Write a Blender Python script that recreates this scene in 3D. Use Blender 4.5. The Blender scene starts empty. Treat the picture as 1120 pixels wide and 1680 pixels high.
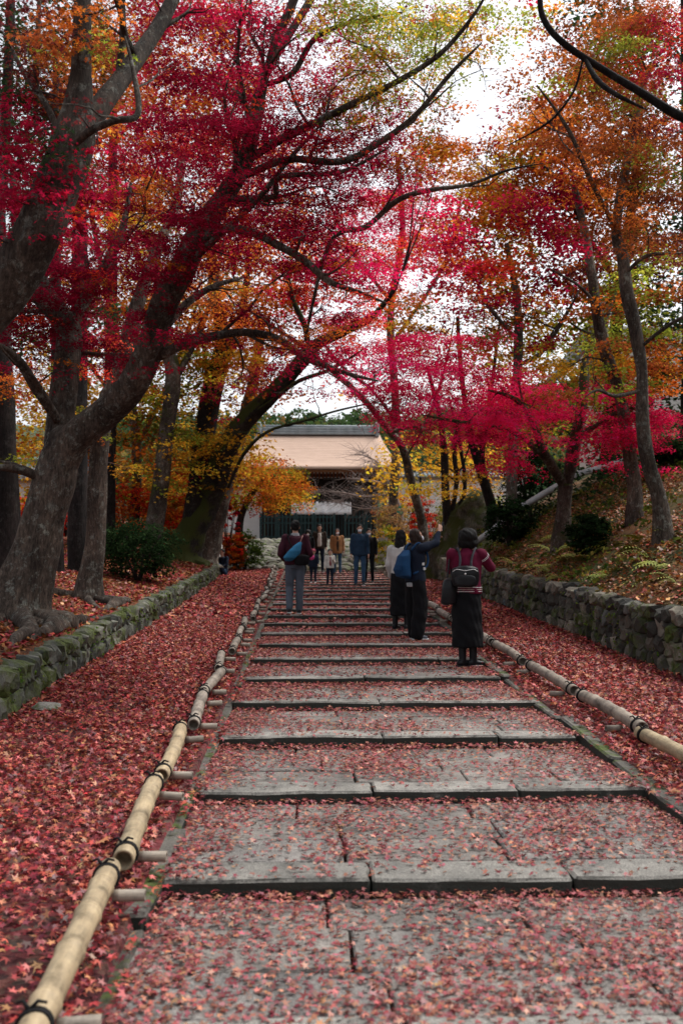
import bpy, bmesh, math, random
import numpy as np
from mathutils import Vector, Matrix, noise
R = random.Random(7); NR = np.random.default_rng(7)
rad = math.radians
SC = bpy.context.scene; COL = SC.collection

# ------------------------------------------------------------------ camera
F = 1633.0; EYE = 1.55; SLOPE = 0.050
cd = bpy.data.cameras.new('camera'); cam = bpy.data.objects.new('camera', cd); COL.objects.link(cam)
cam.location = (0, 0, EYE)
cam.rotation_euler = (rad(90 + 3.91), 0, -rad(1.58))
cd.sensor_fit = 'VERTICAL'; cd.sensor_height = 36; cd.lens = 35.0
cd.clip_start = 0.1; cd.clip_end = 2000
cd.dof.use_dof = True; cd.dof.focus_distance = 9.5; cd.dof.aperture_fstop = 2.8
SC.camera = cam
# ------------------------------------------------------------------ light
SUN_EL, SUN_AZ = rad(60), rad(62)
w = bpy.data.worlds.new('World'); SC.world = w; w.use_nodes = True
nt = w.node_tree; nt.nodes.clear()
sky = nt.nodes.new('ShaderNodeTexSky'); sky.sky_type = 'NISHITA'; sky.sun_disc = False
sky.sun_elevation = SUN_EL; sky.sun_rotation = SUN_AZ; sky.air_density = 1.0; sky.dust_density = 4.0; sky.ozone_density = 1.0
hs = nt.nodes.new('ShaderNodeHueSaturation'); hs.inputs['Saturation'].default_value = 0.22
bg = nt.nodes.new('ShaderNodeBackground'); bg.inputs[1].default_value = 0.14
wo = nt.nodes.new('ShaderNodeOutputWorld')
nt.links.new(sky.outputs[0], hs.inputs['Color']); nt.links.new(hs.outputs[0], bg.inputs[0]); nt.links.new(bg.outputs[0], wo.inputs[0])
sl = bpy.data.lights.new('sun', 'SUN'); sl.energy = 1.4; sl.angle = rad(25); sl.color = (1, .96, .9)
so = bpy.data.objects.new('sun', sl); COL.objects.link(so)
sd = Vector((math.sin(SUN_AZ) * math.cos(SUN_EL), math.cos(SUN_AZ) * math.cos(SUN_EL), math.sin(SUN_EL)))
so.rotation_euler = sd.to_track_quat('Z', 'Y').to_euler(); so.location = (0, 0, 40)
SC.view_settings.view_transform = 'Standard'; SC.view_settings.look = 'None'
SC.view_settings.exposure = 0.92; SC.view_settings.gamma = 1.0
SC.view_settings.use_curve_mapping = False
SC.cycles.max_bounces = 6; SC.cycles.diffuse_bounces = 4; SC.cycles.transmission_bounces = 4

# ------------------------------------------------------------------ helpers
CM = cam.rotation_euler.to_matrix()
def at(px, py, d):
    """Point at distance d (metres up the path) that the photograph shows at pixel px, py."""
    v = CM @ Vector(((px - 560) / F, (840 - py) / F, -1.0))
    return Vector((0, 0, EYE)) + v * (d / v.y)
def interp(x, xs, ys): return float(np.interp(x, xs, ys))
def zp(y): return interp(y, [-100, 39, 58, 400], [-100 * SLOPE, 39 * SLOPE, 3.85, 3.85])
def zb(y): return interp(y, [-100, 39, 60, 400], [-100 * SLOPE, 39 * SLOPE, 3.75, 3.85])
def wl(y): return -interp(y, [0, 8, 14, 22, 30, 40], [2.5, 2.55, 2.64, 2.80, 3.05, 3.5]) + .02 * math.sin(y * 1.7)
def wr(y): return interp(y, [0, 33, 60, 120], [3.85, 3.85, 13, 30]) + .02 * math.sin(y * 1.3 + 1)
def n3(x, y, z=0.0): return noise.noise(Vector((x, y, z)))
def zleft(x, y):
    u = max(0.0, wl(y) - x)
    return zb(y) + .40 + .15 * min(u, 9) + .02 * max(0, min(u - 9, 30)) + .10 * n3(x * .6, y * .6) * min(1, u) + .03 * n3(x * 3, y * 3)
def zright(x, y):
    u = max(0.0, x - wr(y))
    return zb(y) + .62 + .58 * min(u, 9) + .06 * max(0, min(u - 9, 30)) + .16 * n3(x * .5, y * .5, 5) * min(1, u) + .04 * n3(x * 3, y * 3, 2)
def zsurf(x, y):
    if x < wl(y): return zleft(x, y)
    if x > wr(y): return zright(x, y)
    return zp(y)
def xl(y): return -.62 - .012 * y
def xr(y): return 2.0 + .025 * max(0, y - 12)

def newmat(name):
    m = bpy.data.materials.new(name); m.use_nodes = True
    t = m.node_tree; b = t.nodes['Principled BSDF']; b.inputs['Specular IOR Level'].default_value = .2
    return m, t, b
def ramp(t, stops):
    r = t.nodes.new('ShaderNodeValToRGB'); e = r.color_ramp.elements
    while len(e) > 1: e.remove(e[-1])
    e[0].position = stops[0][0]; e[0].color = (*stops[0][1], 1)
    for p, c in stops[1:]:
        k = e.new(p); k.color = (*c, 1)
    return r
def nz(t, scale, detail=4, rough=.6, coord='Object', stretch=None):
    n = t.nodes.new('ShaderNodeTexNoise'); n.inputs['Scale'].default_value = scale; n.inputs['Detail'].default_value = detail
    n.inputs['Roughness'].default_value = rough
    if coord == 'World':
        g = t.nodes.new('ShaderNodeNewGeometry'); src = g.outputs['Position']
    else:
        g = t.nodes.new('ShaderNodeTexCoord'); src = g.outputs[coord]
    if stretch:
        mp = t.nodes.new('ShaderNodeMapping'); mp.inputs['Scale'].default_value = stretch
        t.links.new(src, mp.inputs[0]); src = mp.outputs[0]
    t.links.new(src, n.inputs['Vector']); return n
def mixc(t, fac, a, b, mode='MIX'):
    m = t.nodes.new('ShaderNodeMix'); m.data_type = 'RGBA'; m.blend_type = mode
    for s, v in ((m.inputs[0], fac), (m.inputs[6], a), (m.inputs[7], b)):
        if isinstance(v, (int, float)): s.default_value = v
        elif isinstance(v, tuple): s.default_value = (*v, 1)
        else: t.links.new(v, s)
    return m.outputs[2]
def bump(t, b, h, strength=.4, dist=.01):
    n = t.nodes.new('ShaderNodeBump'); n.inputs['Strength'].default_value = strength; n.inputs['Distance'].default_value = dist
    t.links.new(h, n.inputs['Height']); t.links.new(n.outputs[0], b.inputs['Normal'])
MATS = {}
def plain(name, c, rough=.8, c2=None, scale=8, bumps=.15, coord='Object', stretch=None, metal=0):
    if name in MATS: return MATS[name]
    m, t, b = newmat(name); c2 = c2 or tuple(v * .6 for v in c)
    n = nz(t, scale, 5, .65, coord, stretch); r = ramp(t, [(.3, c2), (.7, c)])
    t.links.new(n.outputs[0], r.inputs[0]); t.links.new(r.outputs[0], b.inputs['Base Color'])
    b.inputs['Roughness'].default_value = rough; b.inputs['Metallic'].default_value = metal
    n2 = nz(t, scale * 6, 3, .6, coord, stretch); bump(t, b, n2.outputs[0], bumps, .01)
    MATS[name] = m; return m

def stone_mat(name, cs, moss=.0, scale=5.0, speck=.35, mosscol=(.05, .07, .015)):
    m, t, b = newmat(name)
    oi = t.nodes.new('ShaderNodeObjectInfo'); r = ramp(t, cs); t.links.new(oi.outputs['Random'], r.inputs[0])
    n = nz(t, scale, 6, .7, 'World'); r2 = ramp(t, [(.3, (.45, .45, .45)), (.7, (1.25, 1.22, 1.18))]); t.links.new(n.outputs[0], r2.inputs[0])
    c = mixc(t, 1.0, r.outputs[0], r2.outputs[0], 'MULTIPLY')
    f = nz(t, 160, 2, .5, 'World'); r3 = ramp(t, [(.35, (.5, .5, .5)), (.5, (1, 1, 1)), (.65, (1.5, 1.5, 1.5))]); t.links.new(f.outputs[0], r3.inputs[0])
    c = mixc(t, speck, c, mixc(t, 1.0, c, r3.outputs[0], 'MULTIPLY'))
    if moss > 0:
        mn = nz(t, 2.2, 6, .75, 'World'); rm = ramp(t, [(.62 - moss * .35, (0, 0, 0)), (.70 - moss * .25, (1, 1, 1))]); t.links.new(mn.outputs[0], rm.inputs[0])
        mv = nz(t, 30, 3, .6, 'World'); rv = ramp(t, [(.3, tuple(v * .5 for v in mosscol)), (.7, tuple(v * 1.7 for v in mosscol))]); t.links.new(mv.outputs[0], rv.inputs[0])
        c = mixc(t, rm.outputs[0], c, rv.outputs[0])
    t.links.new(c, b.inputs['Base Color']); b.inputs['Roughness'].default_value = .85
    bn = nz(t, 25, 6, .75, 'World'); bump(t, b, bn.outputs[0], .7, .02)
    return m

def leaf_mat(name, trans=.35, gloss=.0):
    m = bpy.data.materials.new(name); m.use_nodes = True; t = m.node_tree; t.nodes.clear()
    a = t.nodes.new('ShaderNodeAttribute'); a.attribute_name = 'leafcol'
    d = t.nodes.new('ShaderNodeBsdfDiffuse'); tr = t.nodes.new('ShaderNodeBsdfTranslucent'); mx = t.nodes.new('ShaderNodeMixShader')
    mx.inputs[0].default_value = trans; o = t.nodes.new('ShaderNodeOutputMaterial')
    t.links.new(a.outputs['Vector'], d.inputs[0]); t.links.new(a.outputs['Vector'], tr.inputs[0])
    t.links.new(d.outputs[0], mx.inputs[1]); t.links.new(tr.outputs[0], mx.inputs[2])
    last = mx.outputs[0]
    if gloss:
        g = t.nodes.new('ShaderNodeBsdfGlossy'); g.inputs['Roughness'].default_value = .45; g.inputs[0].default_value = (1, 1, 1, 1)
        m2 = t.nodes.new('ShaderNodeMixShader'); m2.inputs[0].default_value = gloss
        t.links.new(last, m2.inputs[1]); t.links.new(g.outputs[0], m2.inputs[2]); last = m2.outputs[0]
    t.links.new(last, o.inputs[0]); return m
M_LEAF = leaf_mat('leaf_living', .5); M_LITTER = leaf_mat('leaf_fallen', .15, .03)

def bark_mat(name, c1, c2, moss=0, lichen=.3):
    m, t, b = newmat(name)
    n = nz(t, 3.0, 8, .7, 'World', (1.6, 1.6, .35)); r = ramp(t, [(.32, c2), (.68, c1)]); t.links.new(n.outputs[0], r.inputs[0]); c = r.outputs[0]
    ln = nz(t, 9, 6, .8, 'World'); lr = ramp(t, [(.54, (0, 0, 0)), (.60, (1, 1, 1))]); t.links.new(ln.outputs[0], lr.inputs[0])
    lm = t.nodes.new('ShaderNodeMath'); lm.operation = 'MULTIPLY'; lm.inputs[1].default_value = lichen; t.links.new(lr.outputs[0], lm.inputs[0])
    c = mixc(t, lm.outputs[0], c, (.24, .25, .22))
    pn = nz(t, 1.1, 5, .7, 'World'); pr = ramp(t, [(.38, (.55, .53, .52)), (.52, (1, 1, 1)), (.66, (1.5, 1.5, 1.45))]); t.links.new(pn.outputs[0], pr.inputs[0]); c = mixc(t, 1.0, c, pr.outputs[0], 'MULTIPLY')
    fn = nz(t, 24, 8, .8, 'World', (1.5, 1.5, .42)); fr = ramp(t, [(.36, (.22, .21, .20)), (.5, (.95, .95, .95)), (.66, (2.0, 1.95, 1.9))]); t.links.new(fn.outputs[0], fr.inputs[0]); c = mixc(t, .85, c, mixc(t, 1.0, c, fr.outputs[0], 'MULTIPLY'))
    if moss:
        g = t.nodes.new('ShaderNodeNewGeometry'); sx = t.nodes.new('ShaderNodeSeparateXYZ'); t.links.new(g.outputs['Normal'], sx.inputs[0])
        mn = nz(t, 2.5, 6, .7, 'World'); ad = t.nodes.new('ShaderNodeMath'); ad.operation = 'MULTIPLY_ADD'; ad.inputs[1].default_value = .45
        t.links.new(sx.outputs[2], ad.inputs[0]); t.links.new(mn.outputs[0], ad.inputs[2])
        mr = ramp(t, [(.62 - moss * .3, (0, 0, 0)), (.74 - moss * .3, (1, 1, 1))]); t.links.new(ad.outputs[0], mr.inputs[0])
        c = mixc(t, mr.outputs[0], c, (.045, .052, .010))
    t.links.new(c, b.inputs['Base Color']); b.inputs['Roughness'].default_value = .9
    bn = nz(t, 20, 8, .8, 'World', (1.5, 1.5, .2)); bump(t, b, bn.outputs[0], 1.0, .08)
    return m
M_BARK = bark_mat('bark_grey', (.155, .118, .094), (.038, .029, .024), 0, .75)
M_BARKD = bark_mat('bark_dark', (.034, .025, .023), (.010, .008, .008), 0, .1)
M_BARKL = bark_mat('bark_pale', (.13, .10, .08), (.04, .03, .025), .25, .45)
M_BARKM = bark_mat('bark_mossy', (.04, .032, .027), (.012, .010, .009), .85, .1)
M_TWIG = plain('twig_bark', (.06, .042, .038), .9, (.02, .015, .015), 12)
M_TWIGP = plain('twig_pale', (.30, .24, .22), .9, (.14, .11, .10), 12)

def link(name, me, mat=None, parent=None):
    o = bpy.data.objects.new(name, me); COL.objects.link(o)
    if mat is not None and me is not None and not me.materials: me.materials.append(mat)
    if parent is not None: o.parent = parent
    return o
def tag(o, label=None, cat=None, group=None, kind=None):
    for k, v in (('label', label), ('category', cat), ('group', group), ('kind', kind)):
        if v: o[k] = v
    return o
def empty(name, loc=(0, 0, 0), label=None, cat=None, group=None, kind=None, rz=0):
    o = bpy.data.objects.new(name, None); COL.objects.link(o); o.location = loc; o.rotation_euler[2] = rz; o.empty_display_size = .1
    return tag(o, label, cat, group, kind)
def put(o, parent):
    """parent o (built in world coordinates) under an unrotated empty"""
    o.parent = parent; o.matrix_parent_inverse = Matrix.Translation(parent.location).inverted(); return o
def mesh_np(name, V, faces_flat, starts, totals, smooth=False, attr=None):
    me = bpy.data.meshes.new(name); me.vertices.add(len(V)); me.vertices.foreach_set('co', np.asarray(V, np.float32).ravel())
    me.loops.add(len(faces_flat)); me.loops.foreach_set('vertex_index', np.asarray(faces_flat, np.int32))
    me.polygons.add(len(starts)); me.polygons.foreach_set('loop_start', np.asarray(starts, np.int32)); me.polygons.foreach_set('loop_total', np.asarray(totals, np.int32))
    if smooth: me.polygons.foreach_set('use_smooth', np.ones(len(starts), bool))
    me.update(calc_edges=True)
    if attr is not None:
        a = me.attributes.new('leafcol', 'FLOAT_VECTOR', 'FACE'); a.data.foreach_set('vector', np.asarray(attr, np.float32).ravel())
    return me

# ------- leaves
def _tmpl(kind):
    if kind == 'star':
        pts = [(-180, .10)]
        for a, l in ((-118, .62), (-58, .92), (0, 1.05), (58, .92), (118, .62)):
            pts.append((a, l)); 
            if a < 118: pts.append((a + 29, .34))
        P = [(l * math.cos(rad(a)), l * math.sin(rad(a)), -.22 * l * l) for a, l in pts]
    elif kind == 'tri':
        pts = [(-180, .25), (-95, .8), (-40, .3), (0, 1.05), (40, .3), (95, .8)]
        P = [(l * math.cos(rad(a)), l * math.sin(rad(a)), -.2 * l * l) for a, l in pts]
    else:
        P = [(-.7, -.1, 0), (0, -.55, -.15), (.8, .1, 0), (.05, .6, -.15)]
    return np.array(P)
TM = {k: _tmpl(k) for k in ('star', 'tri', 'quad')}
def leaves(name, P, N, S, C, kind, mat, parent=None):
    P, N = np.asarray(P, float), np.asarray(N, float); n = len(P); T = TM[kind]; k = len(T)
    N = N / np.linalg.norm(N, axis=1, keepdims=True)
    ref = NR.normal(size=(n, 3)); U = np.cross(N, ref); U /= np.linalg.norm(U, axis=1, keepdims=True); W = np.cross(N, U)
    S = np.asarray(S)[:, None, None]; curl = NR.uniform(-.6, 2.0, n)[:, None, None]
    V = P[:, None] + S * (T[None, :, 0:1] * U[:, None] + T[None, :, 1:2] * W[:, None] + curl * T[None, :, 2:3] * N[:, None])
    me = mesh_np(name, V.reshape(-1, 3), np.arange(n * k), np.arange(n) * k, np.full(n, k), False, C)
    return link(name, me, mat, parent)
def jcol(base, n, dv=.35, dh=.12):
    c = np.tile(np.array(base, float), (n, 1)) * np.exp(NR.normal(0, dv, (n, 1))); c *= np.exp(NR.normal(0, dh, (n, 3))); return np.clip(c, .002, .85)

# ------- tubes
def spline(pts, per=4):
    """pts: list of (Vector, r) -> Catmull-Rom resampled"""
    P = [Vector(p) for p, _ in pts]; Rr = [r for _, r in pts]; out = []
    for i in range(len(P) - 1):
        p0 = P[max(i - 1, 0)]; p1 = P[i]; p2 = P[i + 1]; p3 = P[min(i + 2, len(P) - 1)]
        for k in range(per):
            t = k / per
            q = .5 * ((2 * p1) + (p2 - p0) * t + (2 * p0 - 5 * p1 + 4 * p2 - p3) * t * t + (3 * p1 - p0 - 3 * p2 + p3) * t ** 3)
            out.append((q, Rr[i] * (1 - t) + Rr[i + 1] * t))
    out.append((P[-1], Rr[-1])); return out
class Tubes:
    def __init__(s): s.V = []; s.F = []
    def add(s, pts, sides=6, rough=0.0, cap=True, seed=0, flute=0.0):
        n = len(pts); base = len(s.V)
        if n < 2: return
        u = None
        for i, (p, r) in enumerate(pts):
            arc = arc + (p - pts[i - 1][0]).length if i else 0.0
            d = (pts[min(i + 1, n - 1)][0] - pts[max(i - 1, 0)][0])
            if d.length < 1e-6: d = Vector((0, 0, 1))
            d.normalize()
            if u is None: u = d.orthogonal().normalized()
            else:
                u = (u - d * u.dot(d)); u = u.normalized() if u.length > 1e-5 else d.orthogonal().normalized()
            v = d.cross(u)
            for k in range(sides):
                a = 2 * math.pi * k / sides; rr = r
                if rough:
                    q = Vector((math.cos(a) * 1.3, math.sin(a) * 1.3, seed * 7.1 + arc * 1.4)); rr *= 1 + rough * noise.noise(q) * 1.6 + rough * .6 * noise.noise(q * 2.1)
                if flute:
                    rr *= 1 + flute * math.sin(a * 5 + seed + 2 * noise.noise(p * 1.5))
                    w_ = noise.noise(Vector((math.cos(a) * 4.2, math.sin(a) * 4.2, seed + arc * 1.1))); rr *= 1 + flute * .9 * (1 - 2.4 * abs(w_))
                s.V.append(p + (u * math.cos(a) + v * math.sin(a)) * rr)
        for i in range(n - 1):
            for k in range(sides):
                a = base + i * sides + k; b = base + i * sides + (k + 1) % sides
                s.F.append((a, b, b + sides, a + sides))
        if cap:
            s.F.append(tuple(base + k for k in reversed(range(sides)))); s.F.append(tuple(base + (n - 1) * sides + k for k in range(sides)))
    def build(s, name, mat, parent=None, smooth=True):
        tot = [len(f) for f in s.F]; st = np.concatenate(([0], np.cumsum(tot)[:-1])) if tot else []
        me = mesh_np(name, [tuple(v) for v in s.V], [i for f in s.F for i in f], st, tot, smooth)
        return link(name, me, mat, parent)
def boxmesh(name, sx, sy, sz, jitter=0.0, bev=.0, seed=0, sub=0):
    bm = bmesh.new(); bmesh.ops.create_cube(bm, size=1)
    if sub: bmesh.ops.subdivide_edges(bm, edges=bm.edges[:], cuts=sub, use_grid_fill=True)
    for v in bm.verts: v.co = Vector((v.co.x * sx, v.co.y * sy, v.co.z * sz))
    if bev: bmesh.ops.bevel(bm, geom=bm.edges[:], offset=bev, segments=1, affect='EDGES', profile=.6)
    if jitter:
        for v in bm.verts:
            q = v.co * 9 + Vector((seed * 3.3, seed, 0)); v.co += Vector((noise.noise(q), noise.noise(q + Vector((9, 0, 0))), noise.noise(q + Vector((0, 9, 0))))) * jitter
    me = bpy.data.meshes.new(name); bm.to_mesh(me); bm.free(); return me
def box(name, x0, x1, y0, y1, z0, z1, mat, parent=None, bev=0.0):
    me = boxmesh(name, x1 - x0, y1 - y0, z1 - z0, 0, bev); o = link(name, me, mat); o.location = ((x0 + x1) / 2, (y0 + y1) / 2, (z0 + z1) / 2)
    if parent is not None: put(o, parent)
    return o
def rockmesh(name, seed, amp=.28, sub=2, cube=.0):
    bm = bmesh.new(); bmesh.ops.create_icosphere(bm, subdivisions=sub, radius=.5)
    for v in bm.verts:
        p = v.co.copy(); m = max(abs(p.x), abs(p.y), abs(p.z)); p = p * (1 - cube) + p * (.5 / m) * cube
        q = p * 2.2 + Vector((seed * 5.7, seed * 1.3, seed)); p *= 1 + amp * noise.noise(q) + amp * .35 * noise.noise(q * 2.7); v.co = p
    me = bpy.data.meshes.new(name); bm.to_mesh(me); bm.free(); return me

# ================================================================== SETTING
# leaf-litter ground materials
def litter_mat(name, cols, scale):
    m, t, b = newmat(name)
    g = t.nodes.new('ShaderNodeNewGeometry'); v = t.nodes.new('ShaderNodeTexVoronoi'); v.inputs['Scale'].default_value = scale
    t.links.new(g.outputs['Position'], v.inputs['Vector'])
    sp = t.nodes.new('ShaderNodeSeparateColor'); t.links.new(v.outputs['Color'], sp.inputs[0])
    r = ramp(t, cols); t.links.new(sp.outputs[0], r.inputs[0])
    n = nz(t, 1.3, 5, .6, 'World'); r2 = ramp(t, [(.3, (.5, .5, .5)), (.7, (1.2, 1.15, 1.1))]); t.links.new(n.outputs[0], r2.inputs[0])
    c = mixc(t, 1.0, r.outputs[0], r2.outputs[0], 'MULTIPLY'); t.links.new(c, b.inputs['Base Color']); b.inputs['Roughness'].default_value = .9
    bump(t, b, v.outputs['Distance'], .8, .03); return m
M_RED = litter_mat('red_litter', [(0, (.035, .014, .014)), (.3, (.09, .02, .024)), (.6, (.15, .03, .034)), (.85, (.10, .05, .038)), (1, (.07, .05, .042))], 26)
M_ORG = litter_mat('orange_litter', [(0, (.05, .02, .01)), (.3, (.13, .045, .018)), (.6, (.19, .07, .025)), (.8, (.12, .03, .02)), (1, (.07, .05, .025))], 22)
def bank_mat():
    m, t, b = newmat('bank_soil')
    g = t.nodes.new('ShaderNodeNewGeometry'); v = t.nodes.new('ShaderNodeTexVoronoi'); v.inputs['Scale'].default_value = 20
    t.links.new(g.outputs['Position'], v.inputs['Vector']); sp = t.nodes.new('ShaderNodeSeparateColor'); t.links.new(v.outputs['Color'], sp.inputs[0])
    r = ramp(t, [(0, (.05, .022, .010)), (.4, (.14, .055, .02)), (.7, (.19, .09, .03)), (1, (.08, .05, .02))]); t.links.new(sp.outputs[0], r.inputs[0])
    n = nz(t, .45, 6, .65, 'World'); rm = ramp(t, [(.40, (0, 0, 0)), (.52, (1, 1, 1))]); t.links.new(n.outputs[0], rm.inputs[0])
    gn = nz(t, 14, 5, .7, 'World'); rg = ramp(t, [(.3, (.015, .018, .006)), (.55, (.05, .055, .014)), (.75, (.10, .09, .025))]); t.links.new(gn.outputs[0], rg.inputs[0])
    c = mixc(t, rm.outputs[0], r.outputs[0], rg.outputs[0]); t.links.new(c, b.inputs['Base Color']); b.inputs['Roughness'].default_value = .95
    bump(t, b, gn.outputs[0], .8, .04); return m
M_BANK = bank_mat()

def grid(name, xs_of_y, ys, zf, mat):
    V = []; nx = None
    for y in ys:
        xs = xs_of_y(y); nx = len(xs)
        for x in xs: V.append((x, y, zf(x, y)))
    F_ = []
    for j in range(len(ys) - 1):
        for i in range(nx - 1):
            a = j * nx + i; F_ += [a, a + 1, a + 1 + nx, a + nx]
    k = len(F_) // 4
    return link(name, mesh_np(name, V, F_, np.arange(k) * 4, np.full(k, 4), True), mat)
ys = list(np.arange(-12, 60, .5)) + list(np.arange(60, 140, 4)) + list(np.arange(140, 900, 60))
bed = lambda x, y: zp(y) - (.11 if xl(y) - .05 < x < xr(y) + .05 and y < 39 else .0) - (.16 if 39 <= y < 59 else 0) + .012 * n3(x * 2, y * 2)
g = grid('ground', lambda y: sorted([-90, -50, -25, -12, -6] + list(np.linspace(-4, 4.4, 30)) + [xl(y) - .07, xl(y) - .03, xr(y) + .03, xr(y) + .07] + [6, 12, 25, 50, 90]), ys, bed, M_RED)
tag(g, kind='structure')
ysb = list(np.arange(-12, 60, .4)) + list(np.arange(60, 145, 4))
us = [0, .1, .3] + list(np.arange(.6, 12, .4)) + [13, 15, 18, 22, 28, 36, 50, 80]
def zl2(x, y): return zleft(x, y) if x <= wl(y) + .001 - .05 else zp(y) - .3
def zr2(x, y): return zright(x, y) if x >= wr(y) + .05 else zp(y) - .3
gl = grid('left_bank', lambda y: [wl(y) - u for u in reversed(us)] , ysb, lambda x, y: zleft(x, y) if x < wl(y) - .05 else zp(y) - .3, M_ORG)
tag(gl, kind='structure')
gr = grid('right_bank', lambda y: [wr(y) + u for u in us], ysb, lambda x, y: zright(x, y) if x > wr(y) + .05 else zp(y) - .3, M_BANK)
tag(gr, kind='structure')

# hills behind
M_HILL = plain('hill_soil', (.05, .07, .03), .95, (.03, .045, .02), .05, .1, 'World')
def zhill(x, y):
    h = interp(y, [110, 200, 300, 500], [3, 30, 44, 60]) * (1 + .25 * n3(x * .012, y * .012)); h += interp(x, [-200, -20, 40, 80, 200], [4, -1, -1, 12, 30]) * interp(y, [110, 200], [0, 1])
    return h
hill = grid('hills', lambda y: list(np.linspace(-260, 260, 40)), list(np.linspace(110, 500, 30)), zhill, M_HILL); tag(hill, kind='structure')
P = []; Cc = []; N_ = []; S_ = []
for i in range(1000):
    y = R.uniform(125, 330); x = R.uniform(-.25, .48) * y; r = R.uniform(2.2, 4.2); c0 = (x, y, zhill(x, y) + r * .8)
    n = 60; q = NR.normal(size=(n, 3)); q /= np.linalg.norm(q, axis=1, keepdims=True); q[:, 2] = np.abs(q[:, 2]) * 1.25 - .3
    q *= NR.uniform(.75, 1.08, (n, 1)); P.append(np.array(c0) + q * r); N_.append(q + NR.normal(0, .4, (n, 3))); S_.append(NR.uniform(.5, 1.0, n))
    base = R.choice([(.05, .085, .03), (.06, .10, .035), (.035, .06, .028), (.10, .11, .03), (.14, .09, .03), (.04, .075, .035)]); Cc.append(jcol(base, n, .3, .1))
o = leaves('distant_forest', np.vstack(P), np.vstack(N_), np.concatenate(S_), np.vstack(Cc), 'quad', M_LEAF); tag(o, 'pale green wooded hillside beyond the gate roof', 'forest', kind='stuff')

# ------------------------------------------------------------------ stone steps
M_SLAB = stone_mat('granite', [(0, (.16, .15, .14)), (.5, (.22, .205, .19)), (1, (.19, .185, .18))], 0, 4, .75)
M_KERB = stone_mat('granite_kerb', [(0, (.20, .195, .18)), (1, (.29, .28, .26))], 0, 3, .7)
def side_shade_grime(m):  # upright faces darkened: riser shade painted into the colour, together with grime
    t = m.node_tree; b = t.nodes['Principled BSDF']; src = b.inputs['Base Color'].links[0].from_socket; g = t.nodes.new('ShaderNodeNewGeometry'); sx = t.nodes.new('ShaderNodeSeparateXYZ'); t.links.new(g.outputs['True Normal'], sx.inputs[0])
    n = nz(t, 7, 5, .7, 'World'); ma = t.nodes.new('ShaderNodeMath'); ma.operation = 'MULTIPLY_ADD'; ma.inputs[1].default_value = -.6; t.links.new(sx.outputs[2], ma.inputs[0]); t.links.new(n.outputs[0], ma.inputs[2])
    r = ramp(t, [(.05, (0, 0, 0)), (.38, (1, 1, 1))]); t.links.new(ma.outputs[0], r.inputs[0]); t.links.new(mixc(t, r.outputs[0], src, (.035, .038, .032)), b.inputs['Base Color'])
side_shade_grime(M_KERB)
steps = empty('stone_steps', (0, 0, 0), kind='structure'); KY = [4.52 + 1.52 * k for k in range(-2, 23)]
def px_line_warp(x, k): return .03 * math.sin(x * 1.1 + k * 1.9) 
for k, y0 in enumerate(KY):
    z = SLOPE * y0 + R.uniform(-.006, .006); y1 = y0 + 1.52; a, b = xl(y0), xr(y0) + (.06 if k % 2 else -.02)
    x = a
    tilt = R.uniform(-.004, .006)
    while x < b - .3:                                       # kerb stones forming the riser
        L = R.uniform(.85, 1.35)
        if b - x - L < .5: L = b - x
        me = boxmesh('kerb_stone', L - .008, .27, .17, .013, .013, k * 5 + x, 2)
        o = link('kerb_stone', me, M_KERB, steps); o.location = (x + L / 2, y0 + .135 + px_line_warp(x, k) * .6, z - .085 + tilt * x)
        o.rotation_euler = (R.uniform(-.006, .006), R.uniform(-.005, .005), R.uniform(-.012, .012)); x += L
    if k < 12:                                              # paving slabs of the tread
        rows = [.40, .44, .38]; yy = y0 + .274
        for rr, dep in enumerate(rows):
            x = a - R.uniform(0, .05)
            while x < b - .2:
                L = R.uniform(.55, 1.05)
                if b - x - L < .35: L = b - x
                me = boxmesh('paving_slab', L - .014, dep - .014, .08, .008, .008, k * 7 + rr + x)
                o = link('paving_slab', me, M_SLAB, steps); o.location = (x + L / 2, yy + dep / 2, z - .044 + R.uniform(-.004, .003))
                o.rotation_euler = (R.uniform(-.006, .006), R.uniform(-.006, .006), R.uniform(-.01, .01)); x += L
            yy += dep
    else:
        me = boxmesh('paving_slab', b - a, 1.24, .08, .006, .01, k, 2); o = link('paving_slab', me, M_SLAB, steps); o.location = ((a + b) / 2, y0 + .9, z - .046)
# side edging stones: a slanting line of kerb blocks closing each side of the steps
M_EDGE = stone_mat('edging', [(0, (.08, .076, .068)), (1, (.15, .143, .13))], .35, 5, .5); side_shade_grime(M_EDGE)
for sx in (-1, 1):
    y = KY[0]
    k = 0
    while y < 38.5:
        L = R.uniform(1.0, 1.6); yc = y + L / 2; xx = (xl(yc) - .055 if sx < 0 else xr(yc) + .055)
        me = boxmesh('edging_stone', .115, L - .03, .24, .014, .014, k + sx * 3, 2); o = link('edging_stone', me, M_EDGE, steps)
        o.location = (xx + R.uniform(-.008, .008), yc, SLOPE * yc - .122 + R.uniform(-.028, .014) - (.018 if sx < 0 else 0)); o.rotation_euler = (math.atan(SLOPE) + R.uniform(-.012, .012), R.uniform(-.10, .10), R.uniform(-.03, .03)); y += L; k += 1
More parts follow.
